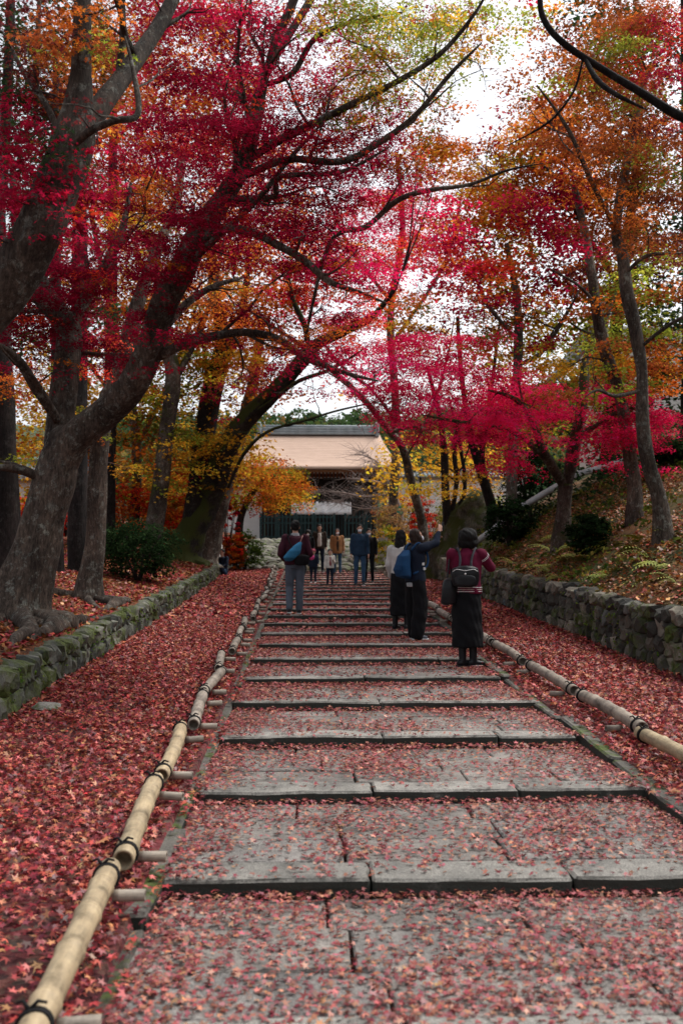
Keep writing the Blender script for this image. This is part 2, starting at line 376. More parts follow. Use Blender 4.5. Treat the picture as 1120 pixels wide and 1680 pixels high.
# rough stairway climbing to the gate
M_RUB = stone_mat('rubble_stone', [(0, (.09, .085, .07)), (.5, (.16, .15, .13)), (1, (.24, .23, .20))], .35, 3, .7)
stair = empty('stone_stairway', (0, 45, 0), kind='structure'); rk = [rockmesh('stair_stone', s, .32, 2, .8) for s in range(8)]
for m_ in rk: m_.materials.append(M_RUB)
for k in range(19):
    y = 39.3 + k * 1.0; z = zp(y) + .02; x = -4.6 - k * .1
    while x < 5.4:
        L = R.uniform(.3, .6) if not -1 < x < 3 else R.uniform(.5, 1.0)
        o = link('stair_stone', rk[R.randrange(8)], None, stair); put(o, stair); o.location = (x + L / 2, y + R.uniform(-.1, .1), z - .02)
        o.scale = (L * 1.02, R.uniform(.8, 1.15), R.uniform(.26, .38)); o.rotation_euler = (R.uniform(-.06, .06), R.uniform(-.06, .06), R.choice([0, math.pi]) + R.uniform(-.12, .12)); x += L

# ------------------------------------------------------------------ retaining walls
M_WALLS = stone_mat('wall_stone', [(0, (.03, .031, .029)), (.35, (.06, .058, .05)), (.7, (.12, .11, .09)), (.9, (.24, .22, .18)), (1, (.06, .075, .085))], .30, 5, .4)
M_WALLSL = stone_mat('wall_stone_left', [(0, (.055, .06, .055)), (.5, (.11, .115, .10)), (1, (.19, .19, .165))], .45, 5, .4, (.055, .07, .018))
M_CORE = plain('wall_earth', (.03, .026, .02), .95, (.012, .01, .008), 6, .4, 'World')
def wall(name, label, side, y0, y1, H, courses, wstone, mat, seed):
    rr = random.Random(seed); f = wl if side < 0 else wr
    root = empty(name, (f(y0), y0, zp(y0)), label, 'retaining wall')
    V = []; Fc = []; Y = np.arange(y0, y1 + .3, .5)
    for y in Y:
        z = zp(y); x = f(y) + side * .10
        V += [(x, y, z - .3), (x, y, z + H - .07), (x + side * .35, y, z + H - .05)]
    for j in range(len(Y) - 1):
        for i in range(2):
            a = j * 3 + i; q = [a, a + 1, a + 4, a + 3]; Fc += q if side > 0 else q[::-1]
    k = len(Fc) // 4; o = link('wall_core', mesh_np('wall_core', V, Fc, np.arange(k) * 4, np.full(k, 4)), M_CORE); put(o, root)
    meshes = [rockmesh('stone', seed + s, .34, 2, .72) for s in range(9)]
    for m_ in meshes: m_.materials.append(mat)
    stones = []; ch = H / courses
    for c in range(courses):
        y = y0 + rr.uniform(-.1, .1)
        while y < y1:
            L = wstone * rr.uniform(.6, 1.45); top = c == courses - 1; h = ch * (rr.uniform(1.0, 1.35) if not top else rr.uniform(.75, 1.25))
            stones.append((y + L / 2, c, L, h, top)); y += L
    stones.sort()
    if len(stones) > 300:
        main, rest = stones[:300], stones[300:]
    else: main, rest = stones, []
    def place(s):
        y, c, L, h, top = s; x = f(y) + side * rr.uniform(.06, .12)
        T = Matrix.Translation((x, y, zp(y) + ch * (c + .5) + rr.uniform(-.02, .02) + (.0 if not top else .0)))
        return T @ Matrix.Rotation(rr.uniform(-.35, .35), 4, 'X') @ Matrix.Rotation(rr.choice([0, math.pi]) + rr.uniform(-.12, .12), 4, 'Z') @ Matrix.Diagonal((.30, L * 1.10, h * 1.12, 1))
    for s in main:
        o = link('stone', meshes[rr.randrange(9)], None, None); o.matrix_world = place(s); o.parent = root; o.matrix_parent_inverse = Matrix.Translation(root.location).inverted()
    if rest:
        bm = bmesh.new()
        for s in rest:
            n0 = len(bm.verts); bm.from_mesh(meshes[rr.randrange(9)]); bm.verts.ensure_lookup_table(); M = place(s)
            for v in bm.verts[n0:]: v.co = M @ v.co
        me = bpy.data.meshes.new('far_stones'); bm.to_mesh(me); bm.free(); o = link('far_stones', me, mat); put(o, root); o['kind'] = 'stuff'
    return root
wall('stone_wall', 'low mossy rubble wall holding back the tree roots on the left of the leaf-covered path', -1, 5.5, 39, .40, 2, .19, M_WALLSL, 11)
wall('stone_wall', 'taller dark rubble wall under the ferny slope on the right', 1, 7.0, 33.2, .70, 4, .23, M_WALLS, 23)

# ------------------------------------------------------------------ bamboo rails
def bamboo_mat(name, c1, c2):
    m, t, b = newmat(name); oi = t.nodes.new('ShaderNodeObjectInfo')
    r = ramp(t, [(0, c1), (1, c2)]); t.links.new(oi.outputs['Random'], r.inputs[0])
    n = nz(t, 5, 7, .7, 'World'); r2 = ramp(t, [(.34, (.28, .27, .25)), (.46, (.75, .74, .72)), (.56, (1, .98, .94)), (.72, (1.3, 1.27, 1.2))]); t.links.new(n.outputs[0], r2.inputs[0])
    c = mixc(t, 1.0, r.outputs[0], r2.outputs[0], 'MULTIPLY')
    f = nz(t, 60, 4, .7, 'Object', (1, .08, 1)); r3 = ramp(t, [(.35, (.6, .58, .55)), (.6, (1.1, 1.1, 1.1))]); t.links.new(f.outputs[0], r3.inputs[0])
    c = mixc(t, .6, c, mixc(t, 1.0, c, r3.outputs[0], 'MULTIPLY')); t.links.new(c, b.inputs['Base Color']); b.inputs['Roughness'].default_value = .55
    bump(t, b, f.outputs[0], .25, .004); return m
M_BAM = bamboo_mat('bamboo_near', (.36, .285, .185), (.42, .35, .235)); M_BAMG = bamboo_mat('bamboo_weathered', (.22, .19, .16), (.32, .28, .24))
M_ROPE = plain('black_rope', (.012, .011, .012), .8, (.004, .004, .004), 60); M_HOLE = plain('bamboo_hollow', (.02, .015, .01), .95, (.008, .006, .005))
def lathe(name, prof, mat, sides=18, seed=None):
    """prof: (y, r) along local y"""
    V = []; Fc = []
    for y, r in prof:
        for k in range(sides): a = 2 * math.pi * k / sides; V.append((r * math.cos(a), y, r * math.sin(a)))
    for i in range(len(prof) - 1):
        for k in range(sides): a = i * sides + k; b = i * sides + (k + 1) % sides; Fc += [a, a + sides, b + sides, b]
    k = len(Fc) // 4; me = mesh_np(name, V, Fc, np.arange(k) * 4, np.full(k, 4), True); me.materials.append(mat); return me
def culm_mesh(L, r, nodes, mat, seed):
    q = random.Random(seed); prof = [(.10, 0.0005), (.10, r * .78), (0.0, r * .80), (0, r * .99)]; y = 0.012; prof.append((.012, r * 1.01))
    n = 9
    ypts = sorted([(L * (i + .5) / n, 0) for i in range(n)] + [(a, 1) for a in nodes])
    for yy, nd in ypts:
        if nd: prof += [(yy - .035, r * .985), (yy - .012, r * 1.06), (yy - .004, r * 1.13), (yy, r * .98), (yy + .005, r * 1.12), (yy + .016, r * 1.03), (yy + .04, r * .985)]
        else:
            if all(abs(yy - a) > .06 for a in nodes): prof.append((yy, r * (1 - .02 * q.random())))
    prof.append((L - .004, r * .97)); prof += [(L, r * .95), (L, r * .75), (L - .08, r * .73), (L - .08, .0005)]
    me = lathe('culm', prof, mat)
    bend = q.uniform(-.02, .02)
    for v in me.vertices:
        t = v.co.y / L; v.co.x += bend * math.sin(math.pi * t); v.co.z += .012 * math.sin(math.pi * t)
    return me
def torus_tie(r, rr=.0075, turns=2):
    T = Tubes()
    for k in range(turns):
        pts = [(Vector((r * math.cos(a), (k - .5) * rr * 1.9 + .004 * math.sin(a * 2), r * math.sin(a))), rr) for a in np.linspace(0, 2 * math.pi, 19)]
        T.add(pts, 6, cap=False)
    a = 1.9; p = Vector((r * math.cos(a), 0, r * math.sin(a)))
    for dx in (-.04, .045): T.add([(p, rr), (p + Vector((dx * .5, .01, .022)), rr * .8), (p + Vector((dx, .02, .012)), rr * .6)], 5)
    return T
def pole(p0, p1, r, mat, label, group, seed, stubside):
    p0, p1 = Vector(p0), Vector(p1); d = p1 - p0; L = d.length; root = bpy.data.objects.new('bamboo_pole', None); COL.objects.link(root)
    root.location = p0; root.rotation_euler = (math.asin(d.z / L), 0, math.atan2(-d.x, d.y)); tag(root, label, 'bamboo pole', group); root.empty_display_size = .1
    q = random.Random(seed); nn = [q.uniform(.15, .22)]
    while nn[-1] < L - .4: nn.append(nn[-1] + q.uniform(.28, .36))
    cu = link('culm', culm_mesh(L, r, nn, mat, seed), None, root); cu['label'] = 'bamboo culm'; del cu['label']
    for y in (.09, L - .10):
        T = torus_tie(r * 1.05); o = T.build('rope_tie', M_ROPE, root); o.location = (0, y, 0)
    for y in ((.22, L - .16) if q.random() < .6 else (q.uniform(.15, .4),)):
        me = lathe('support_stub', [(.02, .0005), (.02, .016), (0, .017), (0, .024), (.1, .0235), (.105, .026), (.11, .0235), (.13, .023), (.13, .0005)], M_BAMG, 10)
        o = link('support_stub', me, None, root); o.rotation_euler = (0, 0, -stubside * math.pi / 2 + math.pi + q.uniform(-.3, .3)); o.location = (stubside * .165, y, -r - .012)
    return root
ORD = 'first second third fourth fifth sixth seventh eighth ninth tenth eleventh twelfth thirteenth fourteenth fifteenth sixteenth seventeenth eighteenth nineteenth twentieth twenty-first twenty-second twenty-third twenty-fourth twenty-fifth twenty-sixth twenty-seventh twenty-eighth'.split()
yb = 2.86; i = 1
while yb < 38.2:                                            # left row
    L = R.uniform(1.33, 1.42); x0 = interp(yb, [0, 4, 6, 9, 13, 25, 39], [-.80, -.82, -.90, -.94, -1.03, -1.12, -1.55])
    j0, j1 = R.uniform(-.03, .03), R.uniform(-.03, .03)
    if i > 4: j0, j1 = R.uniform(-.07, .07), R.uniform(-.07, .07)
    x1 = interp(yb + L, [0, 4, 6, 9, 13, 25, 39], [-.80, -.82, -.90, -.94, -1.03, -1.12, -1.55])
    if yb > 2.9: lab = ('nearest pale bamboo pole in view running out of the bottom left corner' if i == 1 else 'second pale bamboo pole up the left side of the steps, split along its top' if i == 2 else 'third pale yellow bamboo pole up the left side of the steps' if i == 3 else None)
    else: lab = None
    lab = lab or '%s weathered bamboo pole from the bottom of the tied row left of the steps' % ORD[i - 1]
    pole((x0 + j0 + .02, yb, SLOPE * yb + .135), (x1 + j1, yb + L, SLOPE * (yb + L) + .125 + R.uniform(0, .02)), R.uniform(.043, .047) if i < 5 else R.uniform(.038, .044), M_BAM if i in (1, 2, 3) else M_BAMG, lab, 'bamboo poles laid along the left of the steps', i + 5, 1)
    yb += L + R.uniform(.04, .10); i += 1
yb = 5.25; i = 1
while yb < 38.5:
    L = R.uniform(1.5, 1.9); xs_ = [0, 5.5, 9, 12, 17, 28, 39]; vs = [2.42, 2.34, 2.33, 2.27, 2.22, 2.36, 2.75]
    x0 = interp(yb, xs_, vs) + R.uniform(-.03, .03); x1 = interp(yb + L, xs_, vs) + R.uniform(-.03, .03)
    lab = 'pale bamboo pole cut off by the right edge beside the steps' if i == 1 else '%s bamboo pole from the bottom of the tied row right of the steps' % ORD[i - 1]
    pole((x0 + R.uniform(-.03, .03), yb, SLOPE * yb + .125), (x1, yb + L, SLOPE * (yb + L) + .115), R.uniform(.046, .053), M_BAMG if i > 1 else M_BAM, lab, 'bamboo poles laid along the right of the steps', i + 90, -1)
    yb += L + R.uniform(.07, .15); i += 1

# ------------------------------------------------------------------ fallen leaves
REDS = [(r_ * .95, g_ * .80, b_ * .70) for r_, g_, b_ in [(.40, .058, .066), (.29, .030, .046), (.20, .018, .038), (.46, .12, .10), (.42, .17, .10), (.12, .018, .035), (.44, .13, .13), (.32, .06, .05), (.44, .21, .11), (.18, .04, .06), (.09, .03, .03), (.13, .06, .04)]]
def pal(pl, n, wts=None, dv=.25, dh=.10):
    idx = NR.choice(len(pl), n, p=None if wts is None else np.array(wts) / sum(wts)); return np.clip(np.array(pl)[idx] * np.exp(NR.normal(0, dv, (n, 1))) * np.exp(NR.normal(0, dh, (n, 3))), .004, .8)
def scatter(name, xf, y0, y1, dens, size, kind, pl, zf, lift=.03, tilt=.35, keep=None, label=None, wts=None):
    P = []; area_n = int(dens * (y1 - y0) * 2.0)
    Y = NR.uniform(y0, y1, area_n * 4)
    a = np.array([xf(y)[0] for y in Y]); b = np.array([xf(y)[1] for y in Y])
    ref = max(b - a); keepm = NR.uniform(0, ref, len(Y)) < (b - a); Y, a, b = Y[keepm], a[keepm], b[keepm]
    n = int(dens * sum((xf(y)[1] - xf(y)[0]) for y in np.linspace(y0, y1, 20)) / 20 * (y1 - y0)); Y, a, b = Y[:n], a[:n], b[:n]
    X = NR.uniform(a, b)
    if keep is not None:
        k = np.array([keep(x, y) for x, y in zip(X, Y)]) > NR.uniform(0, 1, len(X)); X, Y = X[k], Y[k]
    Z = np.array([zf(x, y) for x, y in zip(X, Y)]) + NR.uniform(.004, lift, len(X))
    N = np.stack([NR.normal(0, tilt, len(X)), NR.normal(0, tilt, len(X)), np.ones(len(X))], 1)
    S = size * NR.uniform(.65, 1.2, len(X)); o = leaves(name, np.stack([X, Y, Z], 1), N, S, pal(pl, len(X), wts), kind, M_LITTER)
    tag(o, label, 'fallen leaves' if label else None, kind='stuff'); return o
gz = lambda x, y: zp(y) + .006
def patchy(x, y): return .62 + 1.1 * n3(x * 1.4, y * 1.4, 3)
Ls = lambda y: (wl(y) + .05, xl(y) - .09); Rs = lambda y: (xr(y) + .09, wr(y) - .03)
scatter('fallen_leaves', Ls, 2.3, 8.5, 2900, .0295, 'star', REDS, gz, .05, .5, lambda x, y: .95 + 1.1 * n3(x * 1.3, y * 1.3, 9), 'deep carpet of crimson maple leaves left of the near bamboo poles')
scatter('fallen_leaves', Ls, 8.5, 17, 1500, .036, 'tri', REDS, gz, .05, .5, None, 'crimson leaf carpet beside the middle of the mossy wall')
scatter('fallen_leaves', Ls, 17, 39, 420, .055, 'quad', REDS, gz, .05, .4, None, 'far end of the left leaf carpet near the gate')
scatter('fallen_leaves', Rs, 4.5, 10, 2100, .030, 'star', REDS, gz, .05, .5, lambda x, y: .9 + 1.2 * n3(x * 1.7, y * 1.7, 9), 'near crimson leaf carpet right of the steps')
scatter('fallen_leaves', Rs, 10, 18, 1400, .036, 'tri', REDS, gz, .05, .5, None, 'red leaf carpet below the dark rubble wall')
scatter('fallen_leaves', Rs, 18, 39, 420, .055, 'quad', REDS, gz, .05, .4, None, 'far end of the right leaf carpet behind the photographers')
def zstep(x, y):
    k = math.floor((y - KY[0]) / 1.52); return SLOPE * (KY[0] + 1.52 * k) + .004
def kstep(x, y):
    f = ((y - KY[0]) / 1.52) % 1.0; e = min(x - xl(y), xr(y) - x)
    base = .16 + .95 * max(0, n3(x * 1.2, y * 1.2, 7) + .13)
    if f > .84: base += (f - .84) * 4.2
    if f < .18: base *= .30 + .8 * max(0, n3(x * 3, y * 3))
    if e < .35: base += (.35 - e) * 2.2
    if y < 4.5: base += .22
    if y > 12: base += .15
    return base
def heap(x, y):
    f = ((y - KY[0]) / 1.52) % 1.0; return max(0, f - .90) / .10 * .022
PALE = [(r_, g_ * .85, b_ * .82) for r_, g_, b_ in [(.32, .11, .10), (.25, .06, .065), (.36, .17, .11), (.19, .035, .05), (.36, .18, .12), (.28, .08, .09), (.14, .028, .035), (.16, .07, .05)]]
Ss = lambda y: (xl(y), xr(y))
scatter('fallen_leaves', Ss, 2.3, 9.2, 3000, .0235, 'star', PALE, lambda x, y: zstep(x, y) + heap(x, y) * R.random(), .016, .33, kstep, 'pale pink leaves strewn over the nearest stone steps')
scatter('fallen_leaves', Ss, 9.2, 16, 1900, .030, 'tri', PALE, lambda x, y: zstep(x, y) + heap(x, y) * R.random(), .016, .3, kstep, 'leaves strewn over the steps by the black skirt')
scatter('fallen_leaves', Ss, 16, 38, 420, .05, 'quad', PALE, lambda x, y: zstep(x, y) + heap(x, y) * R.random(), .016, .3, kstep, 'leaves on the upper steps under the walking family')
scatter('fallen_leaves', lambda y: (xl(y) - .16, xl(y) + .05), 2.3, 14, 900, .030, 'star', REDS, lambda x, y: zp(y) + .004, .03, .45, lambda x, y: .5 + 1.6 * n3(y * 1.1, 4, 1), 'leaves drifted over the left edging stones')
scatter('fallen_leaves', lambda y: (xr(y) - .05, xr(y) + .16), 4.5, 16, 700, .030, 'star', REDS, lambda x, y: zp(y) + .012, .03, .45, lambda x, y: .3 + 1.6 * n3(y * 1.1, 9, 1), 'leaves drifted over the right edging stones')
ORL = [(.22, .07, .025), (.30, .11, .03), (.14, .04, .02), (.26, .05, .03), (.10, .05, .02), (.34, .17, .05)]
scatter('fallen_leaves', lambda y: (wl(y) - 7, wl(y) - .1), 7, 20, 420, .045, 'quad', ORL + REDS[:3], zleft, .04, .5, None, 'rusty leaf litter among the tree roots on the left bank')
scatter('fallen_leaves', lambda y: (wl(y) - 7, wl(y) - .1), 20, 36, 170, .07, 'quad', ORL + REDS[:3], zleft, .04, .5, None, 'orange leaf litter under the far trees on the left bank')
scatter('fallen_leaves', lambda y: (wr(y) + .1, wr(y) + 5.5), 8, 27, 420, .045, 'quad', ORL, zright, .04, .5, lambda x, y: .75 + 1.3 * n3(x * .5, y * .5, 30), 'orange brown leaf litter on the ferny right slope')

# ================================================================== GATE AND BUILDINGS
M_BARKROOF = plain('cypress_bark_roof', (.50, .36, .285), .9, (.38, .27, .21), 1.2, .5, 'World', (1, 6, 6)); M_TILE = plain('grey_tile', (.27, .30, .31), .6, (.14, .16, .17), 2, .3)
M_WOODD = plain('dark_timber', (.030, .022, .018), .8, (.012, .010, .009), 3); M_PLAST = plain('white_plaster', (.74, .73, .70), .9, (.60, .59, .56), 1.5, .1)
M_GREEN = plain('dark_green_paint', (.018, .045, .045), .6, (.010, .026, .028), 4); M_CLOTHW = plain('white_cloth', (.88, .88, .88), .9, (.66, .66, .67), 3, .1)
M_RAFT = plain('pale_rafter_end', (.5, .48, .44), .8); M_STONEL = plain('pale_stone', (.36, .34, .31), .9, (.24, .23, .21), 3, .5)
def roofmesh(name, x0, x1, xr0, xr1, ye, yr, yb, ze, zr, th=.35, segs=10, curve=.55, sag=.25, nx=16):
    """curved roof: front eave at ye, ridge yr, back eave yb"""
    V = []; Fc = []
    rows = []
    for side in (0, 1):
        for i in range(segs + 1):
            t = i / segs
            if side == 1 and i == 0: continue
            yy = (ye + (yr - ye) * t) if side == 0 else (yr + (yb - yr) * t)
            tt = t if side == 0 else 1 - t; z = ze + (zr - ze) * (tt ** (1 + curve)) ; a = x0 + (xr0 - x0) * tt; b = x1 + (xr1 - x1) * tt
            rows.append([(a + (b - a) * k / nx, yy, z + sag * (abs(k / nx - .5) * 2) ** 4 * (1 - tt)) for k in range(nx + 1)])
    for r in rows: V += r
    n1 = len(V); V += [(x, y, z - th) for x, y, z in V]; W = nx + 1; Rn = len(rows)
    for j in range(Rn - 1):
        for k in range(nx):
            a = j * W + k; Fc += [a, a + 1, a + 1 + W, a + W]; Fc += [n1 + a, n1 + a + W, n1 + a + 1 + W, n1 + a + 1]
    for k in range(nx):
        a = k; Fc += [a, n1 + a, n1 + a + 1, a + 1]; a = (Rn - 1) * W + k; Fc += [a, a + 1, n1 + a + 1, n1 + a]
    for j in range(Rn - 1):
        a = j * W; Fc += [a, a + W, n1 + a + W, n1 + a]; a = j * W + nx; Fc += [a, n1 + a, n1 + a + W, a + W]
    q = len(Fc) // 4; return mesh_np(name, V, Fc, np.arange(q) * 4, np.full(q, 4), False)
_t = M_BARKROOF.node_tree; _b = _t.nodes['Principled BSDF']; _w = _t.nodes.new('ShaderNodeTexWave'); _w.bands_direction = 'Z'; _w.inputs['Scale'].default_value = 2.2; _w.inputs['Distortion'].default_value = .6; _g = _t.nodes.new('ShaderNodeNewGeometry'); _t.links.new(_g.outputs['Position'], _w.inputs['Vector']); _r = ramp(_t, [(0, (.82, .8, .78)), (.5, (1, 1, 1))]); _t.links.new(_w.outputs['Fac'], _r.inputs[0]); _src = _b.inputs['Base Color'].links[0].from_socket; _t.links.new(mixc(_t, 1.0, _src, _r.outputs[0], 'MULTIPLY'), _b.inputs['Base Color'])
GD = 62.0; GZ = 3.85; gx = lambda px, d=GD: at(px, 800, d).x; gz_ = lambda py, d=GD: at(560, py, d).z
gate = empty('temple_gate', ((gx(425) + gx(620)) / 2, GD, GZ), 'temple gate with broad pinkish bark roof and dark timber front above the steps', 'temple gate')
x0, x1 = gx(392), gx(655)
ze = gz_(770); zr = gz_(712, GD + 3.4)
o = link('roof', roofmesh('roof', x0, x1, gx(415), gx(628), GD - 1.6, GD + 3.4, GD + 8.4, ze, zr, .18, 10, .35, .22), M_BARKROOF); put(o, gate); roof = o
o = link('eave_layer', roofmesh('eave_layer', x0 + .15, x1 - .15, gx(415), gx(628), GD - 1.45, GD + 3.4, GD + 8.2, ze - .2, zr - .3, .14, 8, .35, .22), plain('orange_bark_edge', (.22, .10, .05), .9)); put(o, gate)
ra, rb = gx(425, GD + 3.4), gx(618, GD + 3.4)
for k in range(3):
    o = box('ridge_tile_course', ra + .1 * k, rb - .1 * k, GD + 3.0 + .06 * k, GD + 3.8 - .06 * k, zr - .1 + k * .17, zr + .05 + k * .17, M_TILE, None, .02); o.parent = roof
T = Tubes(); T.add([(Vector((ra + .2, GD + 3.4, zr + .48)), .11), (Vector((rb - .2, GD + 3.4, zr + .48)), .11)], 8); o = T.build('ridge_cap', M_TILE, roof)
for xx in (ra, rb): box('ridge_end_tile', xx - .14, xx + .14, GD + 2.9, GD + 3.9, zr - .25, zr + .72, M_TILE, None, .06).parent = roof
for row, (yy, zz) in enumerate(((GD - 1.25, ze - .46), (GD - .7, ze - .70))):
    bm = bmesh.new(); nn = 42
    for k in range(nn):
        xx = x0 + .5 + (x1 - x0 - 1) * k / (nn - 1); m_ = bmesh.ops.create_cube(bm, size=1, matrix=Matrix.Translation((xx, yy + 1.0, zz + .1)) @ Matrix.Diagonal((.09, 2.0, .10, 1)))
    me = bpy.data.meshes.new('rafters'); bm.to_mesh(me); bm.free(); o = link('rafters', me, M_WOODD); put(o, gate)
    bm = bmesh.new()
    for k in range(nn):
        xx = x0 + .5 + (x1 - x0 - 1) * k / (nn - 1); bmesh.ops.create_cube(bm, size=1, matrix=Matrix.Translation((xx, yy - .006, zz + .1)) @ Matrix.Diagonal((.075, .012, .085, 1)))
    me = bpy.data.meshes.new('rafter_ends'); bm.to_mesh(me); bm.free(); o = link('rafter_ends', me, M_RAFT); put(o, gate)
bxa, bxb = gx(440), gx(612)
for k in range(6):
    xx = bxa + (bxb - bxa) * k / 5
    for yy in (GD, GD + 5.2):
        T = Tubes(); T.add([(Vector((xx, yy, GZ - .1)), .19), (Vector((xx, yy, ze - .55)), .18)], 12); o = T.build('pillar', M_WOODD); put(o, gate)
        if yy == GD:
            o = box('pillar_base', xx - .3, xx + .3, yy - .3, yy + .3, GZ - .1, GZ + .12, M_STONEL, gate, .03)
    # bracket arms under the eave
    for j in range(3):
        o = box('bracket', xx - .18 - .17 * j, xx + .18 + .17 * j, GD - .25 - .3 * j, GD + .1, ze - 1.15 + .2 * j, ze - 1.02 + .2 * j, M_WOODD, gate, .02)
for zz, hh in ((ze - .62, .22), (ze - 1.35, .22), (ze - 2.0, .18), (GZ + 2.35, .2)):
    o = box('tie_beam', bxa - .3, bxb + .3, GD - .12, GD + .12, zz - hh, zz, M_WOODD, gate, .01)
o = box('back_wall', bxa, bxb, GD + 5.0, GD + 5.1, GZ, ze - .7, M_WOODD, gate)
o = box('upper_panel', bxa, bxb, GD + .02, GD + .10, ze - 1.35, ze - .62, M_WOODD, gate)
for k in (0, 1, 3, 4):                                      # lattice windows
    xa = bxa + (bxb - bxa) * k / 5 + .25; xb = xa + (bxb - bxa) / 5 - .5
    o = box('lower_wall', xa - .05, xb + .05, GD + .05, GD + .12, GZ + .0, GZ + 2.2, M_WOODD, gate)
    for q in range(5): o = box('lattice_bar', xa + (xb - xa) * q / 4 - .03, xa + (xb - xa) * q / 4 + .03, GD - .02, GD + .03, GZ + .5, GZ + 2.1, M_GREEN, gate)
# white curtain with scalloped top
cxa, cxb, cza, czb = gx(478, 60.25), gx(576, 60.25), gz_(844, 60.25), gz_(823, 60.25)
V = []; Fc = []; nX = 60
for k in range(nX + 1):
    xx = cxa + (cxb - cxa) * k / nX; yy = 60.25 + .03 * math.sin(k * .9)
    for j in range(5): V.append((xx, yy + .02 * math.sin(k * .5 + j), cza + (czb - cza) * j / 4 - (.06 * (1 if k % 4 == 0 else 0) if j == 4 else 0)))
for k in range(nX):
    for j in range(4): a = k * 5 + j; Fc += [a, a + 5, a + 6, a + 1]
q = len(Fc) // 4; o = link('hanging_curtain', mesh_np('hanging_curtain', V, Fc, np.arange(q) * 4, np.full(q, 4), True), M_CLOTHW)
tag(o, 'white curtain hung across the dark gate opening above the green fence', 'curtain'); sol = o.modifiers.new('thickness', 'SOLIDIFY'); sol.thickness = .01
for xx in (cxa - .07, cxb + .07): pass
cr = Tubes(); cr.add([(Vector((cxa - .3, 60.255, czb + .05)), .05), (Vector((cxb + .3, 60.255, czb + .05)), .05)], 8); 
c2 = cr.build('curtain_rod', M_WOODD); c2.parent = o
for k in range(14):
    xx = cxa + (cxb - cxa) * (k + .5) / 14
    o2 = box('curtain_loop', xx - .04, xx + .04, 60.2, 60.34, czb - .09, czb + .09, M_WOODD); o2.parent = o
# green palisade in front of the gate
FD = 59.6; fence = empty('picket_fence', (gx(520, FD), FD, 3.85), 'dark green timber palisade fence in front of the gate at the head of the steps', 'fence')
fa, fb = gx(428, FD), gx(628, FD); fz0, fz1 = gz_(884, FD), gz_(845, FD); fm = boxmesh('picket', .07, .05, fz1 - fz0, 0, .008); fm.materials.append(M_GREEN)
k = 0; xx = fa
while xx < fb:
    if not gx(548, FD) < xx < gx(566, FD):
        o = link('picket', fm); o.location = (xx, FD, (fz0 + fz1) / 2); put(o, fence)
    xx += .22; k += 1
for zz in (fz0 + .12, fz0 + .95, fz1 - .12):
    for a, b in ((fa, gx(548, FD)), (gx(566, FD), fb)): o = box('rail', a, b, FD + .03, FD + .10, zz - .05, zz + .05, M_GREEN, fence)
for xx in (fa, gx(455, FD), gx(485, FD), gx(515, FD), gx(548, FD), gx(566, FD), gx(600, FD), fb): o = box('fence_post', xx - .07, xx + .07, FD + .02, FD + .16, fz0 - .1, fz1 + .12, M_GREEN, fence, .01)
# plastered precinct walls with tiled copings
def plaster_wall(label, xa, xb, d, zt, zb_, tile=.35):
    r_ = empty('plaster_wall', ((xa + xb) / 2, d, zb_), label, 'wall')
    box('wall_panel', xa, xb, d, d + .3, zb_, zt, M_PLAST, r_); box('stone_footing', xa, xb, d - .06, d + .36, zb_ - .6, zb_ + .3, M_STONEL, r_, .02)
    o = link('tiled_coping', roofmesh('tiled_coping', xa - .1, xb + .1, xa - .1, xb + .1, d - .4, d + .15, d + .7, zt, zt + tile, .08, 4, .1, 0, 20), M_TILE); put(o, r_)
    T = Tubes()
    x = xa
    while x < xb: T.add([(Vector((x, d - .42, zt + .03)), .05), (Vector((x, d + .15, zt + tile + .03)), .05)], 6); x += .25
    T.add([(Vector((xa, d + .15, zt + tile + .1)), .09), (Vector((xb, d + .15, zt + tile + .1)), .09)], 6)
    o = T.build('round_tiles', M_TILE); put(o, r_)
    n = max(2, int((xb - xa) / 2.2))
    for k in range(n + 1): xx = xa + (xb - xa) * k / n; box('wall_post', xx - .07, xx + .07, d - .03, d + .02, zb_ + .3, zt - .02, M_WOODD, r_)
    return r_
plaster_wall('white plaster wall with grey tiled coping right of the gate behind bare twigs', gx(632, 64), gx(860, 64), 64, gz_(782, 64), 3.9)
plaster_wall('white plaster wall with tiled coping left of the gate behind the yellow maple', gx(300, 64), gx(432, 64), 64, gz_(800, 64), 3.9)
plaster_wall('short pale wall seen between the trunks at the far left beside a red bush', at(-60, 800, 44).x, at(170, 800, 44).x, 44, at(560, 788, 44).z, zleft(-16, 44), .8)
# hall on the right hill
hx = lambda px, py, d: at(px, py, d)
hall = empty('hill_hall', (at(1000, 600, 34).x, 36, 8), 'white walled hall with a steep dark tiled roof edge high on the right hill', 'building')
A = at(985, 590, 34); Bp = at(1200, 500, 34); ztop = at(1000, 535, 34).z
box('wall', A.x, A.x + 9, 34, 37, zright(A.x, 34) - 1.5, ztop, M_PLAST, hall)
e0 = at(930, 600, 32.5); e1 = at(998, 505, 32.5)
V = []; sl_ = [(e0.x, e0.z), (e0.x + (e1.x - e0.x) * .45, e0.z + (e1.z - e0.z) * .36), (e1.x, e1.z), (e1.x + 1.6, e1.z + 2.2)]
Fc = []; 
for x, z in sl_:
    for yy in (32.5, 36): V += [(x, yy, z), (x, yy, z - .22)]
for i in range(len(sl_) - 1):
    a = i * 4
    Fc += [a, a + 4, a + 6, a + 2, a + 1, a + 3, a + 7, a + 5, a, a + 1, a + 5, a + 4, a + 2, a + 6, a + 7, a + 3]
Fc += [0, 2, 3, 1]; a = (len(sl_) - 1) * 4; Fc += [a, a + 1, a + 3, a + 2]
q = len(Fc) // 4; o = link('roof', mesh_np('roof', V, Fc, np.arange(q) * 4, np.full(q, 4)), M_TILE); put(o, hall)
